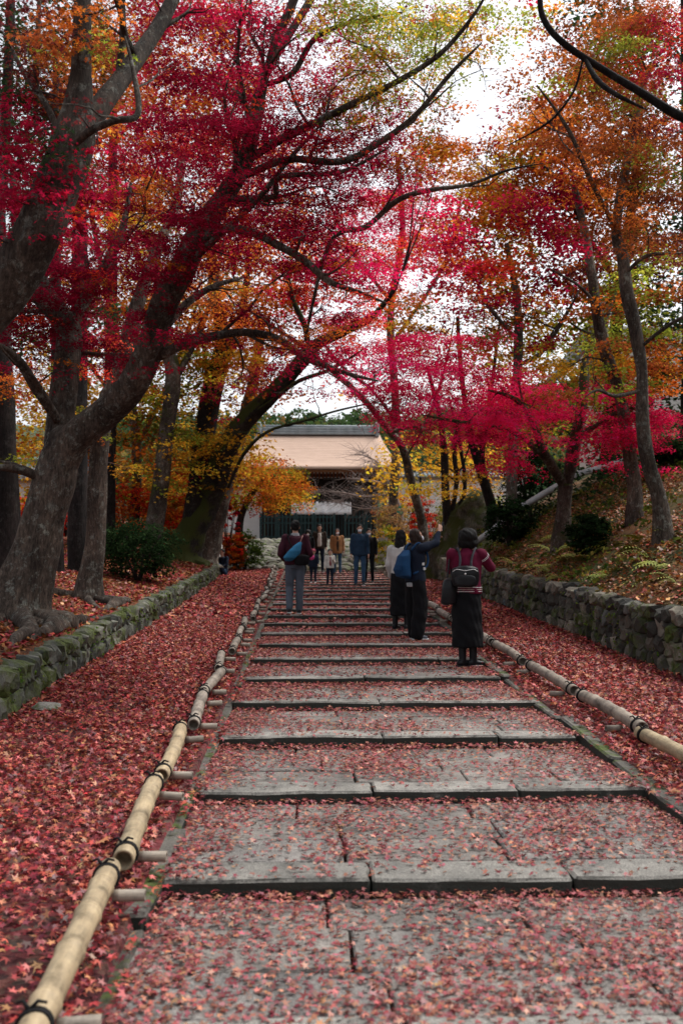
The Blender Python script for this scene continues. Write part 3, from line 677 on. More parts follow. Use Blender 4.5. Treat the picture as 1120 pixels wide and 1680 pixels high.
for i in range(len(sl_) - 1):
    for q in range(5):
        t = q / 5; xx = sl_[i][0] + (sl_[i + 1][0] - sl_[i][0]) * t; zz = sl_[i][1] + (sl_[i + 1][1] - sl_[i][1]) * t
        T = Tubes(); T.add([(Vector((xx, 32.35, zz + .02)), .09), (Vector((xx, 36, zz + .02)), .09)], 8); o = T.build('round_tile', M_TILE); put(o, hall)

# ================================================================== TREES
class Tree:
    def __init__(s, name, label, mat, group=None, twig=None, cat='tree'):
        s.name, s.label, s.mat, s.group, s.twig, s.cat = name, label, mat, group, twig or M_TWIG, cat
        s.T = Tubes(); s.nodes = []; s.sprays = []; s.base = None; s.roots = []; s.kinds = {}; s.thin = .86
    def limb(s, pts, sides=10, rough=.12, ground=False, per=5, flute=0.0, sd=0):
        W = []
        for i, (px, py, d, rp) in enumerate(pts): W.append((at(px, py, d), rp * d / F * (.72 if i == 0 and not ground else 1)))
        if ground:                                         # root the trunk in the terrain
            p, r = W[0]; gzv = zsurf(p.x, p.y); low = (Vector((p.x, p.y, gzv - .25)), r * 1.5)
            W[0] = (Vector((p.x, p.y, max(p.z, gzv + .12))), r); W.insert(0, low)
            if s.base is None: s.base = Vector((p.x, p.y, gzv))
        if not ground:
            W = [(p, r * s.thin) for p, r in W]; W[-1] = (W[-1][0], W[-1][1] * .45)
        sp = spline(W, per); s.T.add(sp, sides, rough, True, sd + len(s.nodes), flute)
        if not ground: s.side_branches(sp)
        for i, (p, r) in enumerate(sp):
            if not ground or i > per * 1.5: s.nodes.append((p, r))
        return sp
    def side_branches(s, sp):
        L = sum((sp[i + 1][0] - sp[i][0]).length for i in range(len(sp) - 1)); q = random.Random(len(s.nodes) + 3)
        for k in range(int(L * 1.5)):
            i = q.randrange(len(sp) // 4, len(sp) - 1); p, r = sp[i]; d = (sp[i + 1][0] - p).normalized()
            v = (d * q.uniform(.3, .9) + Vector((q.gauss(0, .7), q.gauss(0, .7), q.gauss(.25, .45)))).normalized(); a = p.copy(); r0 = min(r * .45, .035); le = q.uniform(.5, 1.5) * min(1.4, .5 + r * 12) ; pts = [(a.copy(), r0)]
            for j in range(6):
                v = (v + Vector((q.gauss(0, .28), q.gauss(0, .28), q.gauss(.02, .2)))).normalized(); a = a + v * le / 6; pts.append((a.copy(), r0 * (1 - (j + 1) / 7)))
                if q.random() < .6:
                    w_ = (v + Vector((q.gauss(0, .6), q.gauss(0, .6), q.gauss(0, .4)))).normalized(); c = a + w_ * le * .22; e_ = c + (w_ + Vector((q.gauss(0, .3), q.gauss(0, .3), q.gauss(-.1, .3)))) * le * .2
                    s.T.add([(a.copy(), r0 * .35), (c, r0 * .22), (e_, r0 * .08)], 3, 0, False)
            s.T.add(pts, 5, 0, False)
            for p_, r_ in pts[1:]: s.nodes.append((p_, max(r_, .004)))
    def root(s, ang, L, r, wig=.4):
        q = random.Random(int(ang * 100) + int(L * 10)); b = s.base; pts = []; a = ang; p = Vector((b.x + math.cos(a) * r * 2, b.y + math.sin(a) * r * 2, 0)); n = 7
        for i in range(n):
            t = i / (n - 1); rr = r * (1 - t * .8) * (.55 + .45 * min(1, t * 4)); 
            if p.x < 0: p.x = min(p.x, wl(p.y) - .22)
            pts.append((Vector((p.x, p.y, zsurf(p.x, p.y) + rr * .55 - .05 * (i == n - 1) + (.16 * r if i == 0 else 0))), rr))
            a += q.uniform(-wig, wig); p = p + Vector((math.cos(a), math.sin(a), 0)) * (L / n)
        s.roots.append(spline(pts, 4))
    def spray(s, c, rad_, col, n, size, kind='star', tilt=None, flat=.16): s.sprays.append((Vector(c), rad_, col, n, size, kind, flat))
    def build(s):
        root = empty(s.name, s.base or (0, 0, 0), s.label, s.cat, s.group)
        if s.T.V: put(s.T.build('trunk', s.mat), root)
        if s.roots:
            for rt in s.roots:
                T = Tubes(); T.add(rt, 8, .18); put(T.build('root', s.mat), root)
        if s.sprays:
            NP = np.array([tuple(p) for p, r in s.nodes]) if s.nodes else np.array([tuple(s.base)]); NRd = [r for p, r in s.nodes] or [.05]
            NP = list(map(tuple, NP)); arr = np.array(NP); D = [min(((arr - np.array(tuple(c))) ** 2).sum(1)) for c, *_ in s.sprays]
            order = np.argsort(D); T = Tubes(); cap_ = len(NP) + len(s.sprays) * 4; buf = np.zeros((cap_, 3)); buf[:len(NP)] = arr; cnt = len(NP); rr_ = list(NRd)
            for oi in order:
                c, rd, col, n, size, kind, flat = s.sprays[oi]
                dv = buf[:cnt] - np.array(tuple(c)); dist = np.sqrt((dv ** 2).sum(1)) + .6 * np.maximum(0, dv[:, 2]); j = int(np.argmin(dist)); a = Vector(buf[j]); d = (c - a)
                if d.length > 7: continue
                r0 = min(rr_[j] * .6, .006 + .010 * d.length + rd * .012); m1 = a + d * .35 + Vector((R.gauss(0, .07), R.gauss(0, .07), R.gauss(.04, .06))) * d.length; m2 = a + d * .7 + Vector((R.gauss(0, .05), R.gauss(0, .05), R.gauss(.05, .05))) * d.length
                pts = spline([(a, r0), (m1, r0 * .8), (m2, r0 * .6), (c, r0 * .35)], 2); T.add(pts, 4, 0, False)
                for p, r in pts[1:]:
                    if cnt < cap_: buf[cnt] = tuple(p); rr_.append(max(r, .004)); cnt += 1
                if rd > .15:
                    for q in range(3 if c.y < 24 else 0):
                        an = R.uniform(0, 6.28); e = c + Vector((math.cos(an) * rd * .9, math.sin(an) * rd * .9, R.uniform(-.12, .06) * rd)); m = (c + e) / 2 + Vector((R.gauss(0, .1), R.gauss(0, .1), .06)) * rd
                        T.add([(c, r0 * .35), (m, r0 * .25), (e, r0 * .12)], 3, 0, False)
            bo = T.build('branches', s.twig); bo['kind'] = 'stuff'; put(bo, root)
            by = {}
            for sp in s.sprays: by.setdefault(sp[5], []).append(sp)
            for kind, L in by.items():
                P, N, S, C = [], [], [], []
                for c, rd, col, n, size, _, flat in L:
                    n = max(3, int(n)); a = NR.uniform(0, 2 * math.pi, n); q = np.sqrt(NR.uniform(0, 1, n)) * rd; tx, ty = NR.normal(0, .12, 2)
                    lob = 1 + .35 * np.sin(a * 3 + NR.uniform(0, 6)); x = np.cos(a) * q * lob; y = np.sin(a) * q * lob
                    z = NR.normal(0, flat * rd, n) + tx * x + ty * y - .22 * q * q / max(rd, .05)
                    P.append(np.stack([c.x + x, c.y + y, c.z + z], 1)); N.append(np.stack([NR.normal(tx, .55, n) + .3 * np.cos(a), NR.normal(ty, .55, n) + .3 * np.sin(a), np.ones(n)], 1))
                    S.append(size * NR.uniform(.6, 1.2, n)); cb = np.array(col) * math.exp(NR.normal(0, .22) + .9 * n3(c.x * .5, c.y * .5, c.z * .9)); C.append(jcol(cb, n, .25, .10))
                o = leaves('crown', np.vstack(P), np.vstack(N), np.concatenate(S), np.vstack(C), kind, M_LEAF); o['kind'] = 'stuff'; put(o, root)
        s.root_ob = root; return root

# palette of living leaves (reflected colour)
PC = {'R': (.27, .008, .030), 'M': (.74, .014, .085), 'O': (.50, .13, .02), 'Y': (.62, .32, .03), 'G': (.21, .23, .028), 'B': (.27, .07, .02), 'K': (.10, .02, .02), 'D': (.02, .035, .014), 'F': (.55, .04, .02)}
TR = {}
def tree(key, *a, **k): TR[key] = Tree(*a, **k); return TR[key]
# --- T0 grey trunk entering from the left edge
t = tree('t0', 'leaning_maple', 'grey lichened maple trunk leaning in from the upper left edge, forking under the red leaves', M_BARK)
t.limb([(-235, 1160, 7.4, 52.20), (-225, 900, 7.4, 49.50), (-170, 690, 7.3, 46.80), (-70, 560, 7.2, 43.20), (10, 470, 7.1, 41.40), (62, 385, 7.0, 37.80), (98, 300, 7.0, 36.00), (122, 225, 7.0, 34.20), (134, 120, 7.0, 16.20), (136, -40, 7.0, 13.50), (138, -250, 7, 10.80)], 26, .06, True, 9, .045)
t.limb([(118, 250, 7.0, 27.00), (165, 175, 7.2, 21.60), (215, 110, 7.5, 18.00), (262, 40, 7.8, 14.40), (300, -40, 8, 11.70), (350, -180, 8.3, 8.10)], 10)
t.limb([(112, 245, 6.9, 12.60), (150, 214, 6.8, 8.10), (190, 198, 6.7, 7.20), (226, 188, 6.7, 6.30), (222, 130, 6.8, 5.40), (206, 60, 7, 3.60)], 8)
t.limb([(100, 225, 7.1, 9.00), (75, 170, 7.2, 6.30), (40, 120, 7.3, 5.40), (10, 60, 7.4, 3.60)], 8)
t.limb([(60, 215, 9, 6.30), (60, 120, 9, 6.30), (64, 40, 9, 5.40), (66, -60, 9, 4.50)], 7)
# --- T1 great maple
t = tree('t1', 'great_maple', 'great maple with thick furrowed trunk forking low, its right limb sweeping over the path', M_BARK)
t.limb([(30, 990, 11.6, 52.80), (50, 930, 11.6, 38.72), (72, 850, 11.6, 32.56), (90, 790, 11.6, 31.68), (99, 745, 11.6, 28.16), (104, 715, 11.6, 21.12), (108, 700, 11.6, 8.80)], 34, .06, True, 10, .06)
t.limb([(92, 800, 11.6, 35.20), (100, 765, 11.6, 31.68), (125, 718, 11.5, 29.92), (172, 680, 11.4, 29.04), (215, 635, 11.2, 27.28), (245, 578, 11, 25.52), (268, 500, 10.8, 25.52), (300, 440, 10.6, 24.64), (328, 380, 10.5, 22.88), (370, 318, 10.4, 19.36), (403, 262, 10.3, 15.84), (418, 190, 10.2, 14.08), (440, 105, 10.2, 13.20)], 26, .06, False, 9, .05)
t.limb([(440, 110, 10.2, 10.56), (455, 60, 10.2, 9.68), (482, 0, 10.2, 8.80), (500, -70, 10.2, 7.04)], 8)
t.limb([(440, 112, 10.2, 9.68), (472, 60, 10.4, 8.80), (512, -5, 10.5, 7.92), (540, -70, 10.6, 6.16)], 8)
t.limb([(94, 790, 11.6, 33.44), (98, 740, 11.7, 29.04), (100, 680, 11.8, 26.40), (108, 600, 11.9, 23.76), (112, 540, 12, 22.88), (80, 490, 12.1, 20.24), (50, 440, 12.2, 17.60), (30, 360, 12.3, 13.20), (20, 260, 12.4, 8.80)], 22, .1, False, 8, .045)
t.limb([(108, 560, 12, 15.84), (135, 500, 12.2, 13.20), (165, 450, 12.4, 10.56), (200, 380, 12.6, 7.92), (215, 300, 12.8, 6.16)], 8)
t.limb([(95, 690, 11.6, 12.32), (62, 640, 11.3, 11.44), (30, 590, 11, 8.80), (-10, 560, 10.7, 7.04)], 8)
t.limb([(92, 800, 11.6, 10.56), (40, 772, 11.4, 9.68), (-20, 765, 11.2, 7.92)], 8)
# long right-reaching branches
t.limb([(262, 585, 11, 13.20), (300, 565, 10.8, 10.56), (350, 552, 10.6, 8.80), (400, 545, 10.4, 7.92), (455, 556, 10.2, 7.04), (500, 585, 10, 6.16), (560, 610, 9.8, 4.40), (620, 625, 9.6, 3.52)], 8)
t.limb([(330, 400, 10.5, 12.32), (360, 376, 10.2, 9.68), (410, 381, 10, 8.80), (455, 402, 9.8, 7.92), (500, 428, 9.6, 7.04), (540, 462, 9.5, 6.16), (590, 480, 9.4, 4.40), (640, 500, 9.3, 2.64)], 8)
t.limb([(370, 325, 10.4, 9.68), (400, 326, 10.2, 7.04), (450, 322, 10, 6.16), (460, 290, 9.8, 5.28), (560, 282, 9.6, 4.40), (640, 240, 9.4, 3.52)], 7)
t.limb([(405, 265, 10.3, 10.56), (450, 235, 10.2, 8.80), (520, 200, 10, 7.92), (575, 172, 9.8, 7.04), (640, 140, 9.6, 6.16), (720, 90, 9.4, 5.28), (780, 20, 9.2, 3.52), (810, -40, 9, 2.64)], 8)
t.limb([(400, 290, 10.2, 8.80), (470, 262, 9.8, 7.92), (560, 265, 9.6, 7.04), (620, 235, 9.4, 6.16), (680, 190, 9.2, 5.28), (740, 120, 9, 4.40), (790, 70, 8.9, 2.64)], 8)
t.limb([(300, 440, 10.5, 8.80), (350, 395, 10.3, 7.04), (420, 330, 10, 5.28), (480, 255, 10, 4.40), (540, 190, 10, 3.52)], 7)
t.limb([(430, 140, 10.2, 7.92), (480, 120, 10, 6.16), (520, 60, 9.8, 5.28), (600, 30, 9.6, 3.52), (660, 20, 9.5, 2.64)], 7)
t.limb([(500, 560, 10, 3.52), (540, 400, 9.6, 4.40), (600, 372, 9.4, 5.28), (650, 330, 9.2, 5.28), (700, 313, 9, 4.40), (770, 303, 8.9, 3.52), (830, 280, 8.8, 2.64), (890, 268, 8.7, 1.76)], 7)
t.limb([(255, 560, 10.9, 10.56), (305, 500, 11.4, 7.92), (350, 470, 12, 6.16), (400, 455, 12.5, 4.40)], 7)
for a_, L_, r_ in ((-.35, 1.5, .17), (-1.35, 1.6, .15), (-1.75, 2.6, .11), (-2.1, 2.2, .13), (-1.2, 2.2, .14), (-.6, 1.9, .16), (-.1, 1.7, .12), (.5, 2.0, .10), (-1.9, 1.8, .12), (-2.5, 1.4, .10), (-.9, 2.6, .08), (-1.55, 2.4, .07)): t.root(a_, L_, r_)
# --- T2 slimmer trunk right of T1
t = tree('t2', 'slender_maple', 'slimmer upright maple trunk with spreading surface roots right of the great maple', M_BARK)
t.limb([(148, 958, 15.0, 21.12), (155, 900, 15, 15.84), (160, 820, 15, 14.96), (163, 745, 15, 14.96), (172, 670, 15, 14.08), (200, 600, 15, 14.08), (216, 540, 15, 13.20), (232, 480, 15, 10.56), (262, 400, 15.3, 8.80), (290, 330, 15.6, 7.04), (300, 250, 16, 5.28)], 22, .07, True, 8, .06)
for a_, L_, r_ in ((-.4, 2.4, .12), (-.9, 2.0, .10), (.1, 2.0, .11), (.6, 1.6, .08), (-1.5, 1.5, .09), (-.15, 2.9, .07), (3.5, 1.5, .09)): t.root(a_, L_, r_)
# --- T4 pale, T5 dark, T6 mossy, T7
t = tree('t4', 'pale_trunk_maple', 'pale grey maple trunk standing behind the dark conifer shrub', M_BARKL)
t.limb([(250, 890, 29, 17), (262, 810, 29, 14), (272, 720, 29, 12), (284, 620, 29, 13), (272, 560, 29, 11), (268, 480, 29, 9), (240, 380, 29, 7)], 10, .1, True)
t.limb([(284, 630, 29, 8), (320, 560, 29, 7), (350, 480, 29, 5), (370, 380, 29, 4)], 7)
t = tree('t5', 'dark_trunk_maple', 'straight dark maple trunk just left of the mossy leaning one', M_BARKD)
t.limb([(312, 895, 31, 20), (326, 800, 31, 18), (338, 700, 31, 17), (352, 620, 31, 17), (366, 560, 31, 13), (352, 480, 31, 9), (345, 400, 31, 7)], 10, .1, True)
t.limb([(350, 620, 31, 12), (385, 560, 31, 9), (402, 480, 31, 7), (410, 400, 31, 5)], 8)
t = tree('t6', 'mossy_maple', 'green mossy maple trunk leaning right towards the gate roof', M_BARKM)
t.limb([(300, 905, 31.0, 30.96), (318, 865, 31.0, 22.36), (345, 815, 31.0, 19.78), (362, 760, 30.4, 18.06), (385, 712, 29.9, 16.34), (415, 676, 29.4, 14.62), (452, 640, 28.9, 12.90), (488, 600, 28.4, 12.04), (515, 568, 27.9, 10.32), (560, 545, 27.1, 7.74), (610, 520, 26.4, 5.16), (650, 470, 25.8, 3.44)], 24, .07, True, 8, .06)
t.limb([(505, 585, 28.1, 7.74), (502, 540, 27.9, 6.02), (480, 490, 27.6, 5.16), (470, 430, 27.3, 3.44)], 8)
t.limb([(400, 690, 29.7, 6.02), (450, 655, 28.4, 4.30), (490, 625, 27.1, 4.30), (545, 605, 26.6, 3.44), (600, 570, 25.8, 2.58)], 6)
t.limb([(360, 775, 30.3, 6.88), (345, 700, 31.0, 5.16), (340, 620, 31.2, 4.30), (330, 540, 31.5, 3.44)], 7)
t.limb([(375, 800, 29.7, 4.30), (400, 745, 29.0, 3.44), (440, 708, 28.4, 3.01), (500, 690, 27.7, 2.58), (560, 672, 27.1, 2.15), (640, 655, 25.8, 1.72)], 6)
for a_, L_, r_ in ((-.2, 2.2, .16), (-.8, 1.8, .14), (.4, 1.8, .12)): t.root(a_, L_, r_)
t = tree('t7', 'forked_maple', 'brown maple trunk with exposed roots just right of the mossy leaning one', M_BARK)
t.limb([(338, 915, 33.5, 22), (352, 860, 33.5, 17), (368, 800, 33.5, 15), (385, 740, 33.5, 13), (400, 690, 33.5, 11), (420, 600, 33.5, 8), (430, 520, 33.5, 6)], 10, .12, True)
for a_, L_, r_ in ((-.5, 1.6, .14), (-1.1, 1.4, .12), (.2, 1.5, .1)): t.root(a_, L_, r_)
# dark trunks in the left depth
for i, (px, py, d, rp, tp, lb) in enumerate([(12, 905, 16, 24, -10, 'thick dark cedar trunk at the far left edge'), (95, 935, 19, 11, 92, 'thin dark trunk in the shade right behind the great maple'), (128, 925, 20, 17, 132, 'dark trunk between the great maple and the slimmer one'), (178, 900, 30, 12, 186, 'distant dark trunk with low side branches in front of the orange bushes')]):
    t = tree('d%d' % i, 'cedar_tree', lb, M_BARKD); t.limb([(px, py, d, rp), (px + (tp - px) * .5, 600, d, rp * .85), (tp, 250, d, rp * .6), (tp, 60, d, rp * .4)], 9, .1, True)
# --- right side
t = tree('t8', 'leaning_cherry', 'thin dark tree leaning left across the gate roof above the photographers', M_BARK)
t.limb([(694, 880, 38.5, 9.24), (690, 850, 38.5, 7.92), (672, 780, 37.8, 7.26), (660, 735, 37.1, 6.60), (636, 705, 36.4, 5.94), (605, 665, 35.0, 5.28), (570, 630, 33.9, 5.28), (535, 600, 32.9, 4.62), (500, 572, 31.8, 3.96), (470, 550, 30.8, 3.30), (420, 520, 29.8, 2.64)], 9, .1, True)
t.limb([(640, 710, 36.4, 4.62), (680, 700, 35.7, 3.96), (720, 715, 35.0, 3.30), (770, 722, 34.3, 2.64), (800, 720, 33.8, 1.98)], 7)
t.limb([(648, 690, 36.1, 3.96), (610, 640, 34.6, 3.30), (570, 610, 33.6, 3.30), (540, 575, 32.6, 2.64), (520, 545, 31.8, 1.98)], 7)
t.limb([(665, 750, 36.8, 3.30), (700, 690, 36.1, 3.30), (730, 600, 35.4, 2.64), (745, 520, 35.0, 1.98)], 7)
t = tree('t9', 'crimson_maple', 'low forked maple holding the bright crimson layer above the right slope', M_BARKL)
t.limb([(922, 872, 19.5, 15), (924, 830, 19.5, 12), (928, 795, 19.5, 13)], 11, .12, True)
t.limb([(926, 800, 19.5, 12), (905, 765, 19.2, 10), (888, 735, 18.8, 8), (872, 690, 18.4, 7), (845, 655, 18, 5), (800, 640, 17.6, 4)], 8)
t.limb([(928, 800, 19.5, 14), (938, 750, 19.5, 13), (948, 700, 19.5, 12), (957, 640, 19.6, 10), (960, 590, 19.8, 8), (985, 540, 20, 6), (1010, 480, 20.2, 4)], 9)
t.limb([(905, 770, 19.3, 6), (860, 720, 18.4, 5), (810, 700, 17.8, 4), (740, 690, 17.2, 3), (690, 680, 17, 2)], 7)
t.limb([(945, 720, 19.5, 7), (990, 690, 18.6, 5), (1030, 670, 18, 4), (1070, 680, 17.6, 3)], 7)
t = tree('t10', 'curved_maple', 'tall grey maple trunk curving up from the slope at the right', M_BARK)
t.limb([(1088, 872, 14.4, 17), (1080, 820, 14.4, 13), (1062, 755, 14.4, 12), (1052, 690, 14.4, 11), (1052, 610, 14.4, 10), (1042, 545, 14.4, 11), (1028, 480, 14.4, 11), (1020, 420, 14.4, 10), (1010, 375, 14.4, 9), (1030, 250, 14.4, 7), (1060, 120, 14.4, 5)], 11, .12, True)
t.limb([(1052, 640, 14.4, 5), (1010, 650, 14, 4), (980, 640, 13.6, 3), (960, 650, 13.3, 2)], 6)
t.limb([(1050, 570, 14.4, 5), (1080, 545, 14.2, 4), (1120, 520, 14, 4), (1180, 500, 14, 3)], 6)
t.limb([(1025, 450, 14.4, 6), (1060, 420, 14, 4), (1120, 415, 13.6, 3)], 6)
t.limb([(1012, 380, 14.4, 6), (970, 300, 14, 5), (930, 210, 13.6, 4), (880, 140, 13.2, 3)], 7)
t = tree('t11', 'twin_maple', 'slender spotted maple leaning left beside the tiled roof on the hill', M_BARK)
t.limb([(1040, 800, 17.5, 12), (1025, 700, 17.5, 11), (1012, 635, 17.5, 10), (990, 570, 17.5, 10), (980, 520, 17.5, 9), (968, 440, 17.5, 8), (960, 385, 17.5, 7), (940, 300, 17.5, 5)], 9, .12, True)
t.limb([(985, 560, 17.5, 5), (972, 500, 17.4, 4), (950, 470, 17.3, 3), (900, 440, 17, 2)], 6)
t = tree('t12', 'red_maple', 'slim upright maple behind the crimson layer in the middle right', M_BARK)
t.limb([(838, 840, 25, 10), (840, 760, 25, 9), (845, 650, 25, 8), (850, 560, 25, 8), (846, 480, 25, 6), (830, 400, 25, 4)], 8, .1, True)
t.limb([(847, 600, 25, 6), (885, 580, 24.6, 5), (920, 530, 24.2, 4), (950, 475, 24, 3)], 6)
t.limb([(850, 560, 25, 5), (800, 500, 24.5, 4), (770, 430, 24, 3)], 6)
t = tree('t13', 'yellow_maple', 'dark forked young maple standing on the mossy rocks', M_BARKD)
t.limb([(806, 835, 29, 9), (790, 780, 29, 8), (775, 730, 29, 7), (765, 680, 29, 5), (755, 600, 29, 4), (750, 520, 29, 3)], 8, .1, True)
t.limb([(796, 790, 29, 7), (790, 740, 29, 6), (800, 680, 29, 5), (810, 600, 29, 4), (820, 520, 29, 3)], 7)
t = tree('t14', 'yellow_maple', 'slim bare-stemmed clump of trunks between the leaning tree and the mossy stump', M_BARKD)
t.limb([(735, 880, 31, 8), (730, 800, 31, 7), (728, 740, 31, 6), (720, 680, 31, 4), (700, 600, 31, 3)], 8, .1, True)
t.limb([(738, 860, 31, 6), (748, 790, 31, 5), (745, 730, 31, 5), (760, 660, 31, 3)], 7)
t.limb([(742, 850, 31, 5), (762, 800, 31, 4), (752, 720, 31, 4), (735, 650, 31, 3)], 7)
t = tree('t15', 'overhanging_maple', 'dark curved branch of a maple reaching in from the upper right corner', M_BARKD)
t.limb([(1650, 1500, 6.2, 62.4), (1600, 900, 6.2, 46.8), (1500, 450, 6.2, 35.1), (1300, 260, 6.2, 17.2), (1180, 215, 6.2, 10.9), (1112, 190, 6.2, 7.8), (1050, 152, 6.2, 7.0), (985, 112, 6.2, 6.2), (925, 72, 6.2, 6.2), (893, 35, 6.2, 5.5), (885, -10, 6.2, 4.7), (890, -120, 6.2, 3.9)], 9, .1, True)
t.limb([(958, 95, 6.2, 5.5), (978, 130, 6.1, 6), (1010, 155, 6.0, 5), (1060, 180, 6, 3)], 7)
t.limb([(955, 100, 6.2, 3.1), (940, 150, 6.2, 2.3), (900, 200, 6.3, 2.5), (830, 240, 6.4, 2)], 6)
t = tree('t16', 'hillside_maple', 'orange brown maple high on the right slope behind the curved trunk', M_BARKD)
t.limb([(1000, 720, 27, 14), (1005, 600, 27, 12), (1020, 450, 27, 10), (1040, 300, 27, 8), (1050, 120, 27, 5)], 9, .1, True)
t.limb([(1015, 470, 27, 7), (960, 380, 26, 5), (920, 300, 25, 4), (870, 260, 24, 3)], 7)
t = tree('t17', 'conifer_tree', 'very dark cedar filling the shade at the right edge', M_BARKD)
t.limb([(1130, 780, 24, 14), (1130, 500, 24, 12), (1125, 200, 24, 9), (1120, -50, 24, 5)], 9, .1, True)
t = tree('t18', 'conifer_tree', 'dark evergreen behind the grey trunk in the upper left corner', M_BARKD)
t.limb([(-40, 880, 24, 22), (-20, 500, 24, 16), (10, 200, 24, 10), (20, -60, 24, 6)], 9, .1, True)
t = tree('t19', 'orange_maple', 'orange maple behind the trunks on the left bank', M_BARK)
t.limb([(215, 900, 33, 10), (225, 780, 33, 8), (215, 650, 33, 7), (180, 500, 33, 5), (150, 350, 33, 4)], 8, .1, True)
t.limb([(222, 740, 33, 6), (280, 620, 33, 5), (330, 480, 33, 4)], 7)
t.limb([(218, 690, 33, 5), (120, 560, 33, 4), (60, 450, 33, 3)], 7)
t = tree('t20', 'golden_maple', 'rounded yellow orange maple beside the left end of the gate', M_BARKD)
t.limb([(392, 905, 40, 8), (395, 850, 40, 6), (420, 800, 40, 5), (450, 780, 39, 3)], 7, .1, True)
t.limb([(394, 850, 40, 5), (375, 790, 40, 4), (390, 760, 40, 3)], 7)
t = tree('t21', 'distant_maple', 'hazy red and orange maple top above the middle of the path', M_BARK)
t.limb([(640, 900, 45, 8), (650, 700, 45, 7), (640, 520, 45, 6), (660, 380, 45, 5), (650, 250, 45, 3)], 8, .1, True)
t.limb([(645, 560, 45, 5), (730, 430, 45, 4), (760, 300, 45, 3)], 6); t.limb([(645, 500, 45, 5), (570, 400, 45, 4), (520, 280, 45, 3)], 6)

FRONT = """KBBOBRRRRRRrrGGGrGGgggooBOBR
KBBBBBRRRRRrrRGGGGGgg.oBBBBR
KBBOBBRRRRRrrrGRGGg...oBBBRR
RKBBBRRRRRRrrRGGGgg..oOBBBRR
RKKBBRRRRRRRrRGRrgo..oOBBBBR
RRKORRRRRRRRRRRrrOo.oOBBOBBR
RRKRRRRRRRRRRRRRROOoOBROBBBB
RRRRROORRRRRRRRMrroOOBRROBBB
RRRROORRRRRRRRMMMoMOORRROBBB
RRRRRORRRRRRRMMMMMMMRRRRBBBB
RRRRRRRRRROMMMMMMMMMRRRRBGBB
RRRRRRROOORMMMMMmmRMRRRrOGGB
RRRRROOOgrRRMRmmOgRRrRr.OGGB
RRRrrRRROOrrMMMm.OgOGR..GGGG
rrrrRRrggO.RRMMMMMMMMYG.GGOO
Orgggyyyy.r..rrrMMMMMMGGGGOO
yygGyygyr......MMMMMMMMMMMM.
..yyyggyg.......MrMMMMmmMMM.
.gygyyygY........y.rMm..mMm.
.......yyy......yyyy.......""".split('\n')
BACK = """DDBBRr.r...rDD
DDBOOr......BD
DDOOrr.r..rOBD
DBOOOOrrrrYOBD
DOOOOOrrroYRBD
DOYOOOOrroGRGD
DDYGOOoo.oYG.D
YYYGYOo..oY.GD
YYGGY...o.YGGD
YOOGY...YY..DD""".split('\n')
def kind_mid(k): return k in ('t9', 't2', 't10')
def jit(v, s): return v + R.uniform(-s, s)
